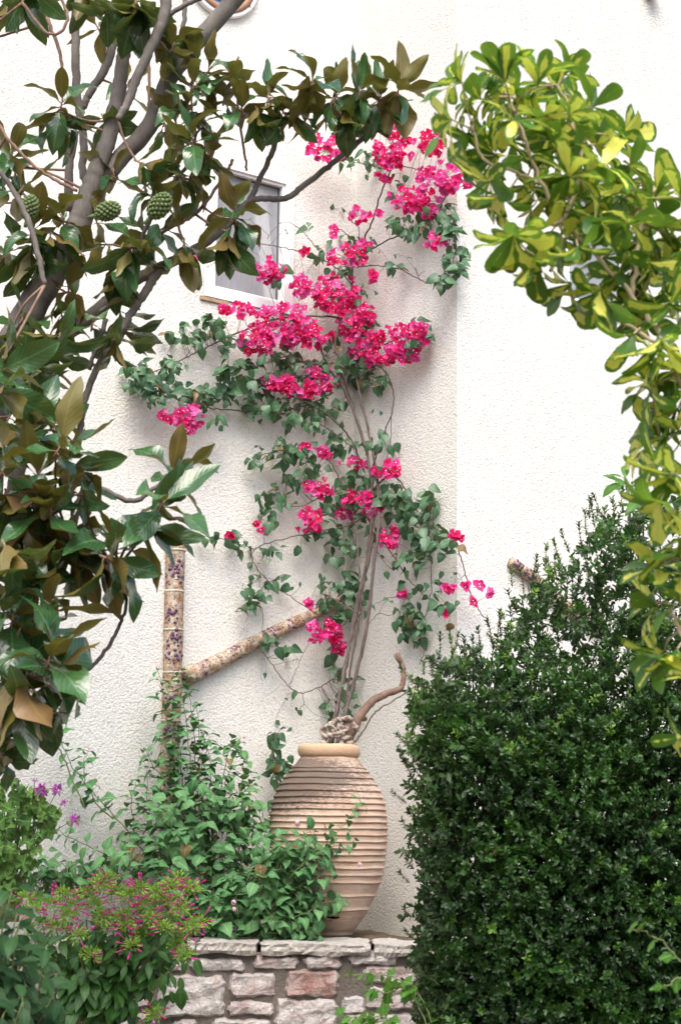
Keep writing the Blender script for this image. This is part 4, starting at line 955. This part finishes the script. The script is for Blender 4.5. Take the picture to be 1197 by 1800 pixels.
# ------------------------------------------------------------ variegated umbrella tree
sch = thing('umbrella_tree', 'variegated yellow and green umbrella tree leaning in from the right', 'tree', (at(1420, 900, 4.1)[0], 4.1, 0))
stem = Bag(); lf = Bag(); skel = []
SP = lambda x, y, Y=4.1: at(x, y, Y)
for pts, rad in (([(1430, 3400), (1400, 2300), (1350, 1700), (1290, 1300), (1260, 1000), (1250, 760), (1180, 620), (1110, 520), (1050, 455), (990, 390), (950, 320), (920, 240), (895, 170)], (22, 20, 16, 12, 9, 7, 5.5, 5, 4.5, 4, 3)),
                 ([(1290, 1300), (1240, 1180), (1200, 1120), (1175, 1060)], (8, 6, 4)), ([(1260, 1000), (1220, 900), (1185, 830), (1160, 770)], (8, 6, 4)),
                 ([(1250, 760), (1210, 700), (1180, 640)], (7, 5)), ([(1110, 520), (1120, 430), (1130, 360), (1150, 330)], (6, 4)), ([(990, 390), (930, 400), (900, 420)], (5, 3)),
                 ([(950, 320), (900, 300), (850, 280), (830, 220)], (4, 3)), ([(990, 390), (1020, 300), (1010, 220), (980, 150)], (5, 3)), ([(1260, 1000), (1220, 980), (1180, 985)], (6, 4)), ([(1180, 620), (1100, 570), (1050, 540)], (5, 3)), ([(1290,1300),(1230,1310),(1200,1320)],(4,3))):
    P = wob(smooth_path([SP(*p) for p in pts], 7), .003); k = 1/scale_at(P[-1]); stem.tube(P, tuple(r*k*.8 for r in rad), 8); skel.append(P)
skel = np.concatenate(skel)
def whorl(x, y, ang, n, L, Y, spread=(50, 95), dl=-.25, gold=None):
    p = SP(x, y, Y); a = math.radians(ang); axis = nrm(np.array([math.cos(a), dl, math.sin(a)])); t1_ = nrm(np.cross(axis, rdir())); t2_ = np.cross(axis, t1_); b0 = U(0, 6.28)
    rg = U(0, 1)
    for i in range(n):
        th = math.radians(U(*spread)); b = b0+i*2*math.pi/n+rng.normal()*.1; rad = t1_*math.cos(b)+t2_*math.sin(b)
        d = nrm(axis*math.cos(th)+rad*math.sin(th)-UP*.15); nn = axis-np.dot(axis, d)*d+rdir()*.15
        lf.leaves(random.choice(SCH), p, d, nn, L*U(.8, 1.1), r1=float(np.clip(rg+rng.normal()*.15, 0, 1)))
    nearest_twig(stem, skel, p, .003, .0022, -.05, 5)
WH = [(812,150,140,8,.11,(20,80)),(800,205,190,8,.11,(30,80)),(830,235,200,7,.11,(20,80)),(893,150,95,7,.115,(8,32)),(945,150,80,7,.115,(10,40)),(880,170,150,8,.10,(30,70)),(985,130,50,5,.09,(20,60)),(845,175,130,8,.11,(25,75)),(840,205,170,7,.11,(40,95)),(905,215,90,8,.11,(40,95)),(950,215,80,8,.11,(20,80)),(1000,200,60,8,.10,(30,90)),
 (1040,190,40,6,.10,(30,80)),(870,255,170,8,.11,(40,100)),(930,270,90,9,.11,(40,100)),(985,260,80,9,.11,(30,90)),(1045,250,50,8,.12,(20,90)),(1085,240,10,6,.12,(15,60)),(860,320,200,8,.12,(30,90)),(890,340,220,8,.11,(30,90)),(935,330,100,8,.11,(40,100)),
 (1000,310,80,9,.11,(30,100)),(1060,300,70,9,.11,(20,80)),(1110,290,40,7,.11,(20,90)),(1150,350,70,9,.12,(15,80)),(1190,350,90,8,.12,(15,70)),(905,410,-110,8,.12,(30,80)),(950,400,-90,8,.12,(30,100)),(935,450,-100,6,.12,(10,60)),(990,420,-60,8,.11,(30,100)),(1045,380,60,8,.11,(30,100)),
 (1100,390,60,8,.11,(30,100)),(1140,400,60,8,.12,(30,100)),(1180,420,60,8,.12,(30,100)),(1010,495,-150,8,.12,(20,80)),(1060,450,-70,8,.12,(30,100)),(1110,460,-60,8,.12,(30,100)),(1160,470,30,8,.12,(30,100)),(1090,530,-120,8,.13,(15,80)),(1050,505,-110,7,.12,(20,70)),(1130,540,-90,8,.12,(30,100)),
 (1175,530,-60,8,.12,(30,100)),(1110,590,-110,6,.12,(20,80)),(1160,590,-90,8,.12,(30,90)),(1195,580,60,8,.12,(30,100)),(1155,675,120,9,.14,(20,90)),(1190,660,80,8,.14,(15,80)),(1150,690,180,6,.13,(30,90)),(1195,700,-60,7,.13,(30,100)),
 (1160,775,150,9,.15,(20,90)),(1190,760,120,8,.14,(20,90)),(1150,810,200,6,.14,(20,80)),(1190,830,-120,8,.14,(30,90)),(1165,880,-130,8,.14,(20,80)),(1195,890,-100,7,.13,(20,80)),(1150,1000,110,9,.13,(20,85)),(1190,985,90,8,.13,(20,80)),(1160,1070,160,9,.13,(20,85)),(1195,1060,100,8,.13,(30,90)),
 (1170,1150,200,7,.13,(20,80)),(1195,1140,-110,8,.12,(20,90)),(1205,1290,200,6,.11,(20,80)),(1230,1200,120,8,.13,(30,90)),(975,350,90,8,.1,(40,100)),(1020,350,80,8,.1,(40,100)),(1080,340,70,8,.1,(40,100)),(960,450,-90,6,.1,(30,90)),(1020,430,-80,7,.1,(30,90))]
for t in WH: whorl(t[0]+U(-6, 6), t[1]+U(-6, 6), t[2], t[3], t[4]*(1.08 if t[1] < 620 else .92), U(3.9, 4.3), t[5], U(-.35, .1))
PS = [(850, 190), (900, 130), (985, 140), (1050, 215), (1110, 290), (1197, 370), (1240, 600), (1150, 580), (1050, 510), (960, 430), (910, 380), (860, 300)]
for i in range(34):
    x, y = randin(PS); whorl(x, y, random.uniform(0, 360), 8, .115, U(4.1, 4.5), (35, 100), U(-.5, .4))
for x, y in ((1180, 640), (1190, 720), (1180, 800), (1195, 860), (1190, 930), (1200, 1010), (1200, 1100), (1160, 700)): whorl(x, y, random.uniform(60, 200), 8, .115, U(4.1, 4.4), (30, 90), -.2)
for i in range(14): whorl(random.uniform(1215, 1400), random.uniform(350, 1300), random.uniform(30, 150), 8, .11, U(3.9, 4.5))
stem.build('stem', M_TAN, sch); lf.build('foliage', L_SCH, sch)

# ------------------------------------------------------------ boxwood
bx = thing('boxwood_bush', 'large dense dark green boxwood bush at lower right', 'bush', (at(980, 1600, 6.4)[0], 6.4, 0))
PB = [(722,1215),(745,1175),(790,1150),(850,1140),(880,1100),(905,1040),(930,1010),(985,985),(1010,945),(1055,905),(1110,880),(1197,860),(1420,850),(1480,1000),(1480,2100),(740,2100),(735,1800),(728,1700),(726,1560),(722,1460),(728,1400),(712,1340),(722,1280)]
stem = Bag(); lf = Bag(); tipb = Bag()
base = np.array([at(980, 1600, 6.5)[0], 6.5, 0.0]); skelb = []
for i in range(46):
    x, y = randin([(800, 1300), (1000, 1180), (1400, 1100), (1450, 2000), (760, 2000)]); tgt = at(x, y, U(6.3, 6.8)); m_ = base+(tgt-base)*.5+np.array([U(-.15, .15), U(-.1, .1), .1])
    P = wob(smooth_path([base+np.array([U(-.1, .1), U(-.1, .1), 0]), m_, tgt], 8), .012); stem.tube(P, (.016, .009, .003), 6); skelb.append(P)
def bshoot(p, d, n, L, sp_, bag, stemon=True):
    P = [p]; dd = d.copy()
    for i in range(4): dd = nrm(dd+UP*.10+rdir()*.12); P.append(P[-1]+dd*sp_*n/8)
    P = np.array(P); Q = smooth_path(P, 3)
    if stemon: stem.tube(Q, (.0022, .001), 4)
    k = n*2; t = np.repeat(np.linspace(.05, 1, n), 2); idx = t*(len(Q)-1); i0 = np.minimum(idx.astype(int), len(Q)-2); f_ = (idx-i0)[:, None]
    pos = Q[i0]*(1-f_)+Q[i0+1]*f_; T = nrm(Q[i0+1]-Q[i0]); side = nrm(np.cross(T, rdir())); s2 = np.cross(T, side)
    ang = (np.arange(k)//2)*1.57+(np.arange(k) % 2)*math.pi+rng.normal(size=k)*.3
    rad = side*np.cos(ang)[:, None]+s2*np.sin(ang)[:, None]; dl = nrm(T*.75+rad+rng.normal(size=(k, 3))*.15)
    nn = T-np.sum(T*dl, axis=1, keepdims=True)*dl
    h = k//3; sz_ = L*rng.uniform(.7, 1.1, k)
    for Tm, sel in zip(BOX, (slice(0, h), slice(h, 2*h), slice(2*h, k))): bag.leaves(Tm, pos[sel], dl[sel], nn[sel], sz_[sel])
def proto(n, L, sp_, tm):
    b = Bag(); global stem; keep = stem; stem = Bag(); kb = list(BOX); BOX[:] = tm
    bshoot(np.zeros(3), np.array([0, 1.0, 0]), n, L, sp_, b, True); tb_ = stem; stem = keep; BOX[:] = kb
    V = np.concatenate(b.V); Lp = np.concatenate(b.L); S = np.concatenate(b.S); A = np.concatenate(b.A)
    if True:
        V2 = np.concatenate(tb_.V); Lp = np.concatenate([Lp, np.concatenate(tb_.L)+len(V)]); S = np.concatenate([S, np.concatenate(tb_.S)]); A = np.concatenate([A, np.concatenate(tb_.A)]); V = np.concatenate([V, V2])
    return (V, Lp, S, A[:, 2:])
BOX1 = [leaf_t([(0, .04), (.32, .25), (.72, .23), (1, .03)], 0, c, 0, 0, 1) for c in (.3, .7, -.2)]
PR1 = [proto(int(n), .0235, .0135, BOX) for n in rng.integers(5, 9, 36)]
PR2 = [proto(8, .033, .02, BOX1) for n in range(24)]
def scatter(N, protos, depthf, dirf, bags, dense):
    acc = [([], [], []) for _ in range(len(protos)*len(bags))]
    for i in range(N):
        x, y = randin(PB); dist = polydist(PB, x, y)
        r = dense(x, y, dist)
        if r <= 0 or random.random() > r: continue
        lim = 16+26*(.5+.5*math.sin(y*.045+1.3*math.sin(x*.03+y*.017)))*(.5+.5*math.sin(x*.05-y*.021+2))
        if dist < lim and random.random() < .72: continue
        if sum((x-hx)**2+(y-hy)**2 < hr*hr for hx, hy, hr in HOLES) and random.random() < .6: continue
        p = at(x, y, depthf(x, y, dist)); d = dirf(x, y); bi = 0
        if len(bags) > 1 and random.random() < (.24 if dist < 60 else .07)*(1.4 if y < 1350 else .35): bi = 1
        k = random.randrange(len(protos))*len(bags)+bi; acc[k][0].append(p); acc[k][1].append(d); acc[k][2].append(min(1, max(0, (.72-.55*min(1, max(0, (y-1150)/450)))+.3*math.sin(x*.021+2*math.sin(y*.013))+.25*math.sin(y*.033-x*.012)+rng.normal()*.22)))  # leaf tone darkens down the bush, putting the shade at its foot into colour
    for k, (pp, dd, rr_) in enumerate(acc):
        if not pp: continue
        bags[k % len(bags)].leaves(protos[k//len(bags)], np.array(pp), np.array(dd), rdir(len(pp)), rng.uniform(.8, 1.15, len(pp)), r1=np.array(rr_))
HOLES = [(1135, 1385, 26), (1160, 1440, 16), (830, 1500, 8), (1045, 1590, 9), (880, 1290, 12), (1010, 1150, 26), (900, 1180, 20), (1060, 1060, 22), (1150, 1750, 8), (960, 1250, 14), (860, 1210, 14), (1090, 1240, 14)]
thin = lambda x, y: .42 if (y < 1180 and x > 900) else (.6 if y < 1230 else 1)
scatter(10500, PR1, lambda x, y, D: 6.45-.55*(1-math.exp(-D/120))+abs(rng.normal())*.15, lambda x, y: nrm(np.array([(x-990)/420, -.75, (1500-y)/500+.6])+rdir()*.55), [lf, tipb], lambda x, y, D: thin(x, y))
scatter(8500, PR2, lambda x, y, D: U(6.15, 6.85), lambda x, y: nrm(rdir()+UP*.4), [lf], lambda x, y, D: thin(x, y) if D > 16 else 0)
for x, y, ln in ((728,1190,.12),(745,1175,.08),(770,1150,.16),(795,1148,.14),(800,1130,.1),(820,1150,.15),(845,1130,.12),(868,1130,.2),(880,1110,.16),(905,1060,.12),(935,1010,.16),(870,1140,.26),(850,1160,.14),(950,1010,.1),(1000,960,.14),(1030,930,.16),(1035,900,.12),(1025,960,.2),(1045,915,.18),
                 (1060,900,.16),(1080,900,.12),(730,1260,.08),(718,1300,.1),(714,1400,.1),(722,1450,.08),(720,1540,.08),(722,1600,.07),(724,1350,.1),(716,1330,.1),(760,1180,.12),(830,1145,.12),(900,1020,.1),(960,985,.14),(985,975,.14),(975,1000,.12),(1090,880,.1),(1110,870,.1),(725,1500,.07),(728,1640,.06),(920,1030,.14)):
    p = at(x, y+12, 6.4); d = nrm(np.array([U(-.5, .2) if x > 740 else -.8, -.1, 1.0 if x > 740 else .7])+rdir()*.15)
    bshoot(p, d, int(ln/.012)+2, .021, .0135, lf if random.random() < .6 else tipb)
stem.build('branches', M_TWIGR, bx); lf.build('foliage', L_BOX, bx); tipb.build('young_shoots', L_BOXT, bx)

# ------------------------------------------------------------ leafy shoots
def shoot(lb, sb_, P, n, L, tmpl, droop=.35, opp=True, rs=(.004, .0015), face=.35, taper=.5, t0=.15, mi=0):
    P = np.asarray(P); sb_.tube(P, rs, 5)
    for i in range(n):
        t = t0+(1-t0)*i/max(1, n-1); idx = t*(len(P)-1); i0 = min(int(idx), len(P)-2); p = P[i0]+(P[i0+1]-P[i0])*(idx-i0); T = nrm(P[i0+1]-P[i0])
        s_ = nrm(np.cross(T, TOCAM+rdir()*.6)); s2 = np.cross(T, s_); a0 = i*1.3+U(-.4, .4)
        for k in range(2 if opp else 1):
            a = a0+k*math.pi; rad = s_*math.cos(a)+s2*math.sin(a)
            d = nrm(rad+T*.35-UP*droop*U(.4, 1.6)+rdir()*.2); nn = T*.7+UP*.6+TOCAM*face+rdir()*.25
            sz_ = L*(1-taper*t**2)*U(.75, 1.15); pet = p+d*sz_*.22
            if L > .04: sb_.tube([p, pet], .0011, 4)
            lb.leaves(random.choice(tmpl), pet, d, nn, sz_, mi)
def wpath(pts, off=.2, k=5, w_=.004): return wob(smooth_path([W(x, y, o_[0] if o_ else off) for x, y, *o_ in pts], k), w_)
def apath(pts, Y, k=5, w_=.004): return wob(smooth_path([at(x, y, o_[0] if o_ else Y) for x, y, *o_ in pts], k), w_)
def fhead(bag, c, r, n, pr, mi=0):
    for i in range(n):
        d = nrm(rdir()+UP*.5+TOCAM*.4); bag.leaves(STAR, c+d*r, nrm(np.cross(d, rdir())), d, pr*U(.8, 1.2), mi)

lan = thing('lantana', 'green lantana with serrated leaves and tiny pink flower heads left of the urn', 'shrub', tuple(W(400, 1650, .45)*np.array([1, 1, 0])+np.array([0, 0, capz-.02])))
lf = Bag(); sb_ = Bag(); fb = Bag()
LS = [([(340,1560,.35),(325,1440,.3),(318,1330,.25),(300,1260,.22),(292,1200,.2)],11),([(360,1560,.35),(352,1440,.3),(345,1340,.3),(338,1260,.25),(330,1200,.2)],11),([(330,1500,.3),(312,1400,.3),(295,1330,.25),(285,1290,.25)],9),([(380,1500,.35),(370,1420,.3),(372,1350,.3),(358,1290,.3)],9),([(330,1560,.35),(322,1440,.3),(305,1330,.25),(290,1250,.22),(278,1180,.2)],9),([(345,1560,.3),(340,1430,.3),(335,1330,.3),(322,1230,.25),(318,1180,.2)],9),([(350,1640,.4),(330,1500,.35),(300,1400,.3),(268,1340,.3),(258,1320,.3)],8),
 ([(380,1640,.4),(378,1500,.35),(385,1400,.3),(400,1330,.3),(408,1300,.3)],9),([(400,1640,.4),(420,1500,.35),(430,1420,.3),(445,1370,.3)],8),([(370,1640,.4),(360,1500,.35),(352,1400,.3),(350,1300,.3),(345,1240,.3)],9),
 ([(300,1560,.3),(240,1480,.25),(180,1410,.2),(130,1350,.2),(105,1290,.2),(95,1230,.2)],11),([(320,1580,.35),(280,1500,.3),(262,1420,.3),(258,1350,.3)],8),([(300,1600,.35),(240,1520,.3),(180,1500,.25),(120,1470,.2),(90,1450,.2)],9),
 ([(310,1610,.3),(250,1560,.3),(190,1530,.25),(130,1520,.25)],8),([(200,1440,.25),(160,1400,.2),(148,1350,.2),(155,1320,.2)],6),([(240,1480,.25),(232,1420,.2),(238,1370,.2)],6),
 ([(430,1640,.5),(460,1560,.6),(500,1500,.75),(540,1470,.85),(600,1440,.9),(632,1412,.9)],9),([(440,1640,.5),(480,1580,.7),(520,1530,.85),(555,1500,.9),(590,1480,.9),(615,1470,.9)],8),([(450,1645,.55),(490,1600,.75),(530,1570,.85),(570,1510,.92),(605,1520,.92)],7),
 ([(440,1650,.6),(500,1630,.8),(540,1610,.9),(575,1585,.95),(592,1580,.95)],8),([(450,1650,.6),(500,1640,.8),(530,1630,.9),(552,1640,.95)],7),([(400,1640,.5),(430,1570,.55),(470,1500,.6),(510,1470,.7),(525,1450,.7)],8),
 ([(390,1640,.45),(410,1560,.5),(440,1480,.5),(470,1440,.5)],8),([(410,1650,.5),(440,1600,.6),(470,1560,.7),(490,1540,.7)],7),([(380,1650,.5),(360,1590,.55),(340,1560,.5)],6),([(420,1650,.6),(420,1600,.7),(410,1560,.7),(400,1540,.7)],7),
 ([(440,1655,.7),(460,1620,.85),(480,1600,.9)],6),([(400,1655,.6),(390,1620,.7),(380,1590,.7),(376,1570,.7)],7),([(300,1480,.3),(280,1420,.3),(300,1360,.3),(310,1330,.3)],7),([(440,1480,.4),(425,1400,.35),(430,1340,.3),(415,1310,.3)],8),
 ([(330,1500,.35),(380,1420,.35),(395,1380,.3),(405,1350,.3)],8),([(350,1450,.35),(340,1380,.3),(360,1330,.3),(368,1290,.3)],7)]
for pts, n in LS: shoot(lf, sb_, wpath(pts), int(n*1.6), .088, LANT, .3, True, (.0036, .0013), .35, .35)
for x, y, rx, ry, n in ((400,1560,110,80,240),(350,1440,80,70,140),(460,1580,80,60,150),(310,1500,70,70,100),(430,1430,50,50,60),(240,1500,70,40,50),(380,1620,90,35,120),(490,1620,50,25,60),(500,1560,55,70,-150),(530,1615,40,28,-70),(480,1500,30,50,-50),(545,1500,35,16,-22)):
    for i in range(abs(n)):
        a = U(0, 6.28); q = math.sqrt(U(0, 1)); p = W(x+rx*q*math.cos(a), y+ry*q*math.sin(a), U(.15, .6) if n > 0 else U(.82, 1.0))
        if p[2] < capz+.01: continue
        d = nrm(np.array([rng.normal(), rng.normal()*.4-.3, -.2+rng.normal()*.5])); lf.leaves(random.choice(LANT), p, d, UP+TOCAM*U(.1, .9)+rdir()*.4, U(.05, .085))
        if i % 3 == 0: b = p-d*.05-UP*.05; sb_.tube([b-UP*.04, b, p], .0012, 4)
for x, y, o_, r in ((278,1172,.2,.009),(318,1182,.2,.007),(523,1446,.8,.010),(632,1520,.95,.009),(508,1602,.97,.011),(411,1586,.8,.010),(412,1598,.8,.008),(541,1528,.95,.008),(440,1300,.3,.005),(408,1312,.3,.005),(430,1296,.3,.005),(158,1316,.2,.005),(238,1522,.3,.009),(330,1262,.3,.005),(462,1620,.9,.007)):
    fb = Bag(); fhead(fb, W(x, y, o_), r*1.15, 30, .0058); fb.build('flower_head', M_PALEP, lan)
for pts, n in (([(475,1600),(520,1530),(560,1490),(600,1455),(634,1408)],11),([(490,1570),(535,1515),(580,1492),(622,1478)],9),([(465,1630),(520,1612),(565,1590),(604,1582)],9),([(480,1600),(520,1560),(555,1545),(585,1530)],7),([(470,1640),(520,1635),(560,1640)],6),([(470,1560),(500,1500),(530,1470),(552,1462)],7)):
    shoot(lf, sb_, apath(pts, 7.96), n, .078, LANT, .25, True, (.0028, .0012), .5, .25)
for x, y, rx, ry, n in ((90,1535,60,32,90),(160,1545,60,26,60)):
    for i in range(n):
        p = W(x+rng.normal()*rx*.5, y+rng.normal()*ry*.5, U(.1, .3)); d = nrm(np.array([rng.normal(), rng.normal()*.4-.3, -.2+rng.normal()*.5])); lf.leaves(random.choice(LANT), p, d, UP+TOCAM*U(.1, .9)+rdir()*.4, U(.045, .075))
        b = p-d*.03-UP*.06; sb_.tube([b-UP*.04, b, p], .0012, 4)
sb_.build('stems', M_GST, lan); lf.build('foliage', L_LAN, lan)

# four o'clock plant in front
fo = thing('four_oclock_plant', 'leafy plant with lime green heads and magenta trumpet buds at lower left', 'flowering plant', (at(150, 1800, 7.1)[0], 7.1, 0))
lf = Bag(); sb_ = Bag(); hb = Bag(); tr = Bag()
HD = [(100,1630),(140,1645),(250,1640),(290,1632),(160,1680),(120,1612),(300,1612),(232,1662),(75,1625),(265,1615),(180,1612),(320,1600),(90,1590),(112,1572),(150,1572),(176,1556),(204,1566),(190,1545),(225,1575),(248,1562),(275,1568),(300,1558),(318,1548),(335,1562),(262,1588),(128,1596),(215,1610),(190,1630),(222,1628),(338,1630),(322,1645),(352,1622),(312,1662),(325,1680),(272,1782),(60,1600),(45,1580),(240,1600),(290,1585),(165,1592),(308,1582)]
for x, y in HD:
    Y = U(6.85, 7.1); c = at(x, y, Y); bx_, by_ = 150+U(-30, 30), 1860
    P = smooth_path([at(bx_, by_, 7.2), at(bx_+(x-bx_)*.35+U(-12, 12), by_-(by_-y)*.5, 7.2), at(bx_+(x-bx_)*.8, by_-(by_-y)*.8, (Y+7.2)/2), c], 5)
    shoot(lf, sb_, P[:-4], 6, .105, ELL, .85, True, (.008, .003), .3, .35, .35)
    hb = Bag()
    for i in range(120):
        d = nrm(rdir()+UP*.45+TOCAM*.25); q = c+d*U(.004, .034)*np.array([1.3, 1.3, .85]); hb.leaves(random.choice(NAR), q, nrm(d+rdir()*.5), rdir(), U(.014, .026))
    for i in range(random.randint(5, 11)):
        d = nrm(np.array([rng.normal(), rng.normal()*.5-.4, rng.normal()*.5+.2])); q = c+d*U(.018, .034); e = q+d*U(.028, .045)
        hb.tube([q, (q+e)/2, e-d*.004, e], (.0014, .002, .003, .0045), 6, 1)
    hb.build('flower_head', [L_LIME, M_PINK], fo)
for i in range(230):
    x, y = randin([(60, 1640), (330, 1620), (350, 1690), (300, 1760), (280, 1860), (60, 1860)]); p = at(x, y, U(7.15, 7.6)); d = nrm(np.array([rng.normal()*.6, rng.normal()*.4-.1, -.8+rng.normal()*.4]))
    lf.leaves(random.choice(ELL), p, d, TOCAM+UP*.5+rdir()*.6, U(.06, .11))
sb_.build('stems', M_GST, fo); lf.build('foliage', L_MIR, fo)

# geranium at far left, on the ledge level
ge = thing('geranium', 'pale ruffled leaved geranium with violet pink flower heads at the left edge', 'flowering plant', tuple(W(20, 1640, .5)*np.array([1, 1, 0])+np.array([0, 0, capz-.02])))
lf = Bag(); sb_ = Bag(); fb = Bag(); Yg = 7.55
for i in range(150):
    x, y = randin([(-40, 1370), (40, 1370), (70, 1400), (115, 1420), (122, 1450), (85, 1480), (60, 1540), (50, 1580), (-40, 1580)]); p = at(x, y, Yg+U(-.2, .15))
    d = nrm(np.array([rng.normal(), -.3+rng.normal()*.4, rng.normal()*.5])); lf.leaves(random.choice(RUF), p, d, UP*U(.3, 1)+TOCAM*U(.3, 1)+rdir()*.4, U(.045, .085))
    if i % 3 == 0: sb_.tube(smooth_path([at(10+U(-15, 25), 1620, Yg), at(x*.6+8, (y+1560)/2, Yg), p], 4), (.005, .002), 5)
for x, y, r, n in ((72,1388,.024,60),(102,1388,.022,60),(28,1375,.018,36),(112,1412,.016,26),(130,1441,.022,42),(62,1372,.012,20)):
    c = at(x, y, Yg-.15); fb = Bag(); r *= 1.25; n = int(n*1.4)
    for i in range(n):
        d = nrm(rdir()+UP*.2); fb.leaves(NAR[2], c+d*U(0, r*.6), d, rdir(), U(.6, 1.1)*r*.8)
    fb.build('flower_head', M_LIL, ge); sb_.tube(smooth_path([at(50, 1500, Yg), at((x+50)/2, (y+1490)/2, Yg), c], 4), (.003, .0016), 5)
fb = Bag()
for i in range(130):
    t = U(0, 1); c = at(88-t*14+rng.normal()*5*(1-t*.4), 1236-t*38, 7.45); fb.leaves(NAR[2], c, rdir(), rdir(), U(.009, .017))
P = apath([(150,1420),(110,1330),(98,1290),(92,1240)], 7.45); sb_.tube(P, (.004, .002), 5)
sb_.build('stems', M_GST, ge); lf.build('foliage', L_GER, ge); fb.build('flower_spike', M_LIL, ge)

# dark shrub, near left
sh = thing('shade_shrub', 'dark green out of focus shrub in the lower left corner', 'shrub', (at(-20, 1800, 5.2)[0], 5.2, 0))
lf = Bag(); sb_ = Bag()
for i in range(64):
    x, y = randin([(-120, 1550), (30, 1545), (75, 1590), (100, 1650), (105, 1720), (110, 1800), (-120, 1800)]); b0 = at(-40+U(-60, 60), 2050, 5.2)
    c = at(x, y-12, U(4.6, 5.2)); P = smooth_path([b0, (b0+c)/2+rdir()*.04, c], 6); shoot(lf, sb_, P, 12, .10, ELL, .4, True, (.006, .002), .4, .3, .3)
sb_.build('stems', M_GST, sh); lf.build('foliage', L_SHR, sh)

# creepers in the foreground
def creeper(name, label, paths, Y, L, n, tm, mat):
    p = paths[0][0]; r = thing(name, label, 'vine', tuple(at(p[0], p[1], Y))); lf = Bag(); sb_ = Bag()
    for pts in paths: shoot(lf, sb_, apath(pts, Y), n, L, tm, .5, False, (.003, .0015), .8, .3, .1)
    sb_.build('stem', M_GST, r); lf.build('foliage', mat, r)
creeper('grape_creeper', 'green lobed vine leaves hanging in front of the stone wall', [[(720,2000),(700,1850),(680,1790),(640,1790),(600,1785)],[(780,1900),(745,1760),(700,1720),(650,1715),(600,1712)],[(760,1830),(720,1740),(680,1745),(640,1735)],[(780,1880),(700,1800),(640,1800),(610,1805)]], 6.2, .052, 11, GRAPE, L_VIN)
creeper('near_creeper', 'blurred bright green creeper tip over the dark boxwood at right', [[(1300,1760),(1240,1710),(1197,1685),(1160,1650),(1128,1636),(1110,1634)],[(1300,1720),(1235,1715),(1210,1710),(1175,1730),(1160,1735)]], 4.3, .04, 6, GRAPE, L_VIN)
ci = thing('citrus_shoot', 'bright green pointed leaves poking up behind the boxwood top at right', 'shrub', (at(1110, 950, 6.9)[0], 6.9, 0))
lf = Bag(); sb_ = Bag()
for pts in ([(1115,2200,6.9),(1112,1200,6.9),(1105,900,6.6),(1098,840,6.5)], [(1118,1300,6.9),(1130,950,6.6),(1125,860,6.5)], [(1118,1300,6.9),(1150,960,6.6),(1160,880,6.5)]):
    P = apath(pts, 6.5, 8); shoot(lf, sb_, P[-9:], 8, .10, ELL, .2, False, (.004, .002), .2, .2, .2); sb_.tube(P[:-7], (.010, .004), 6)
sb_.build('stems', M_GST, ci); lf.build('foliage', L_VIN, ci)
for o in bpy.data.objects:
    if '_org' in o: del o['_org']
print('objects', len(bpy.data.objects))
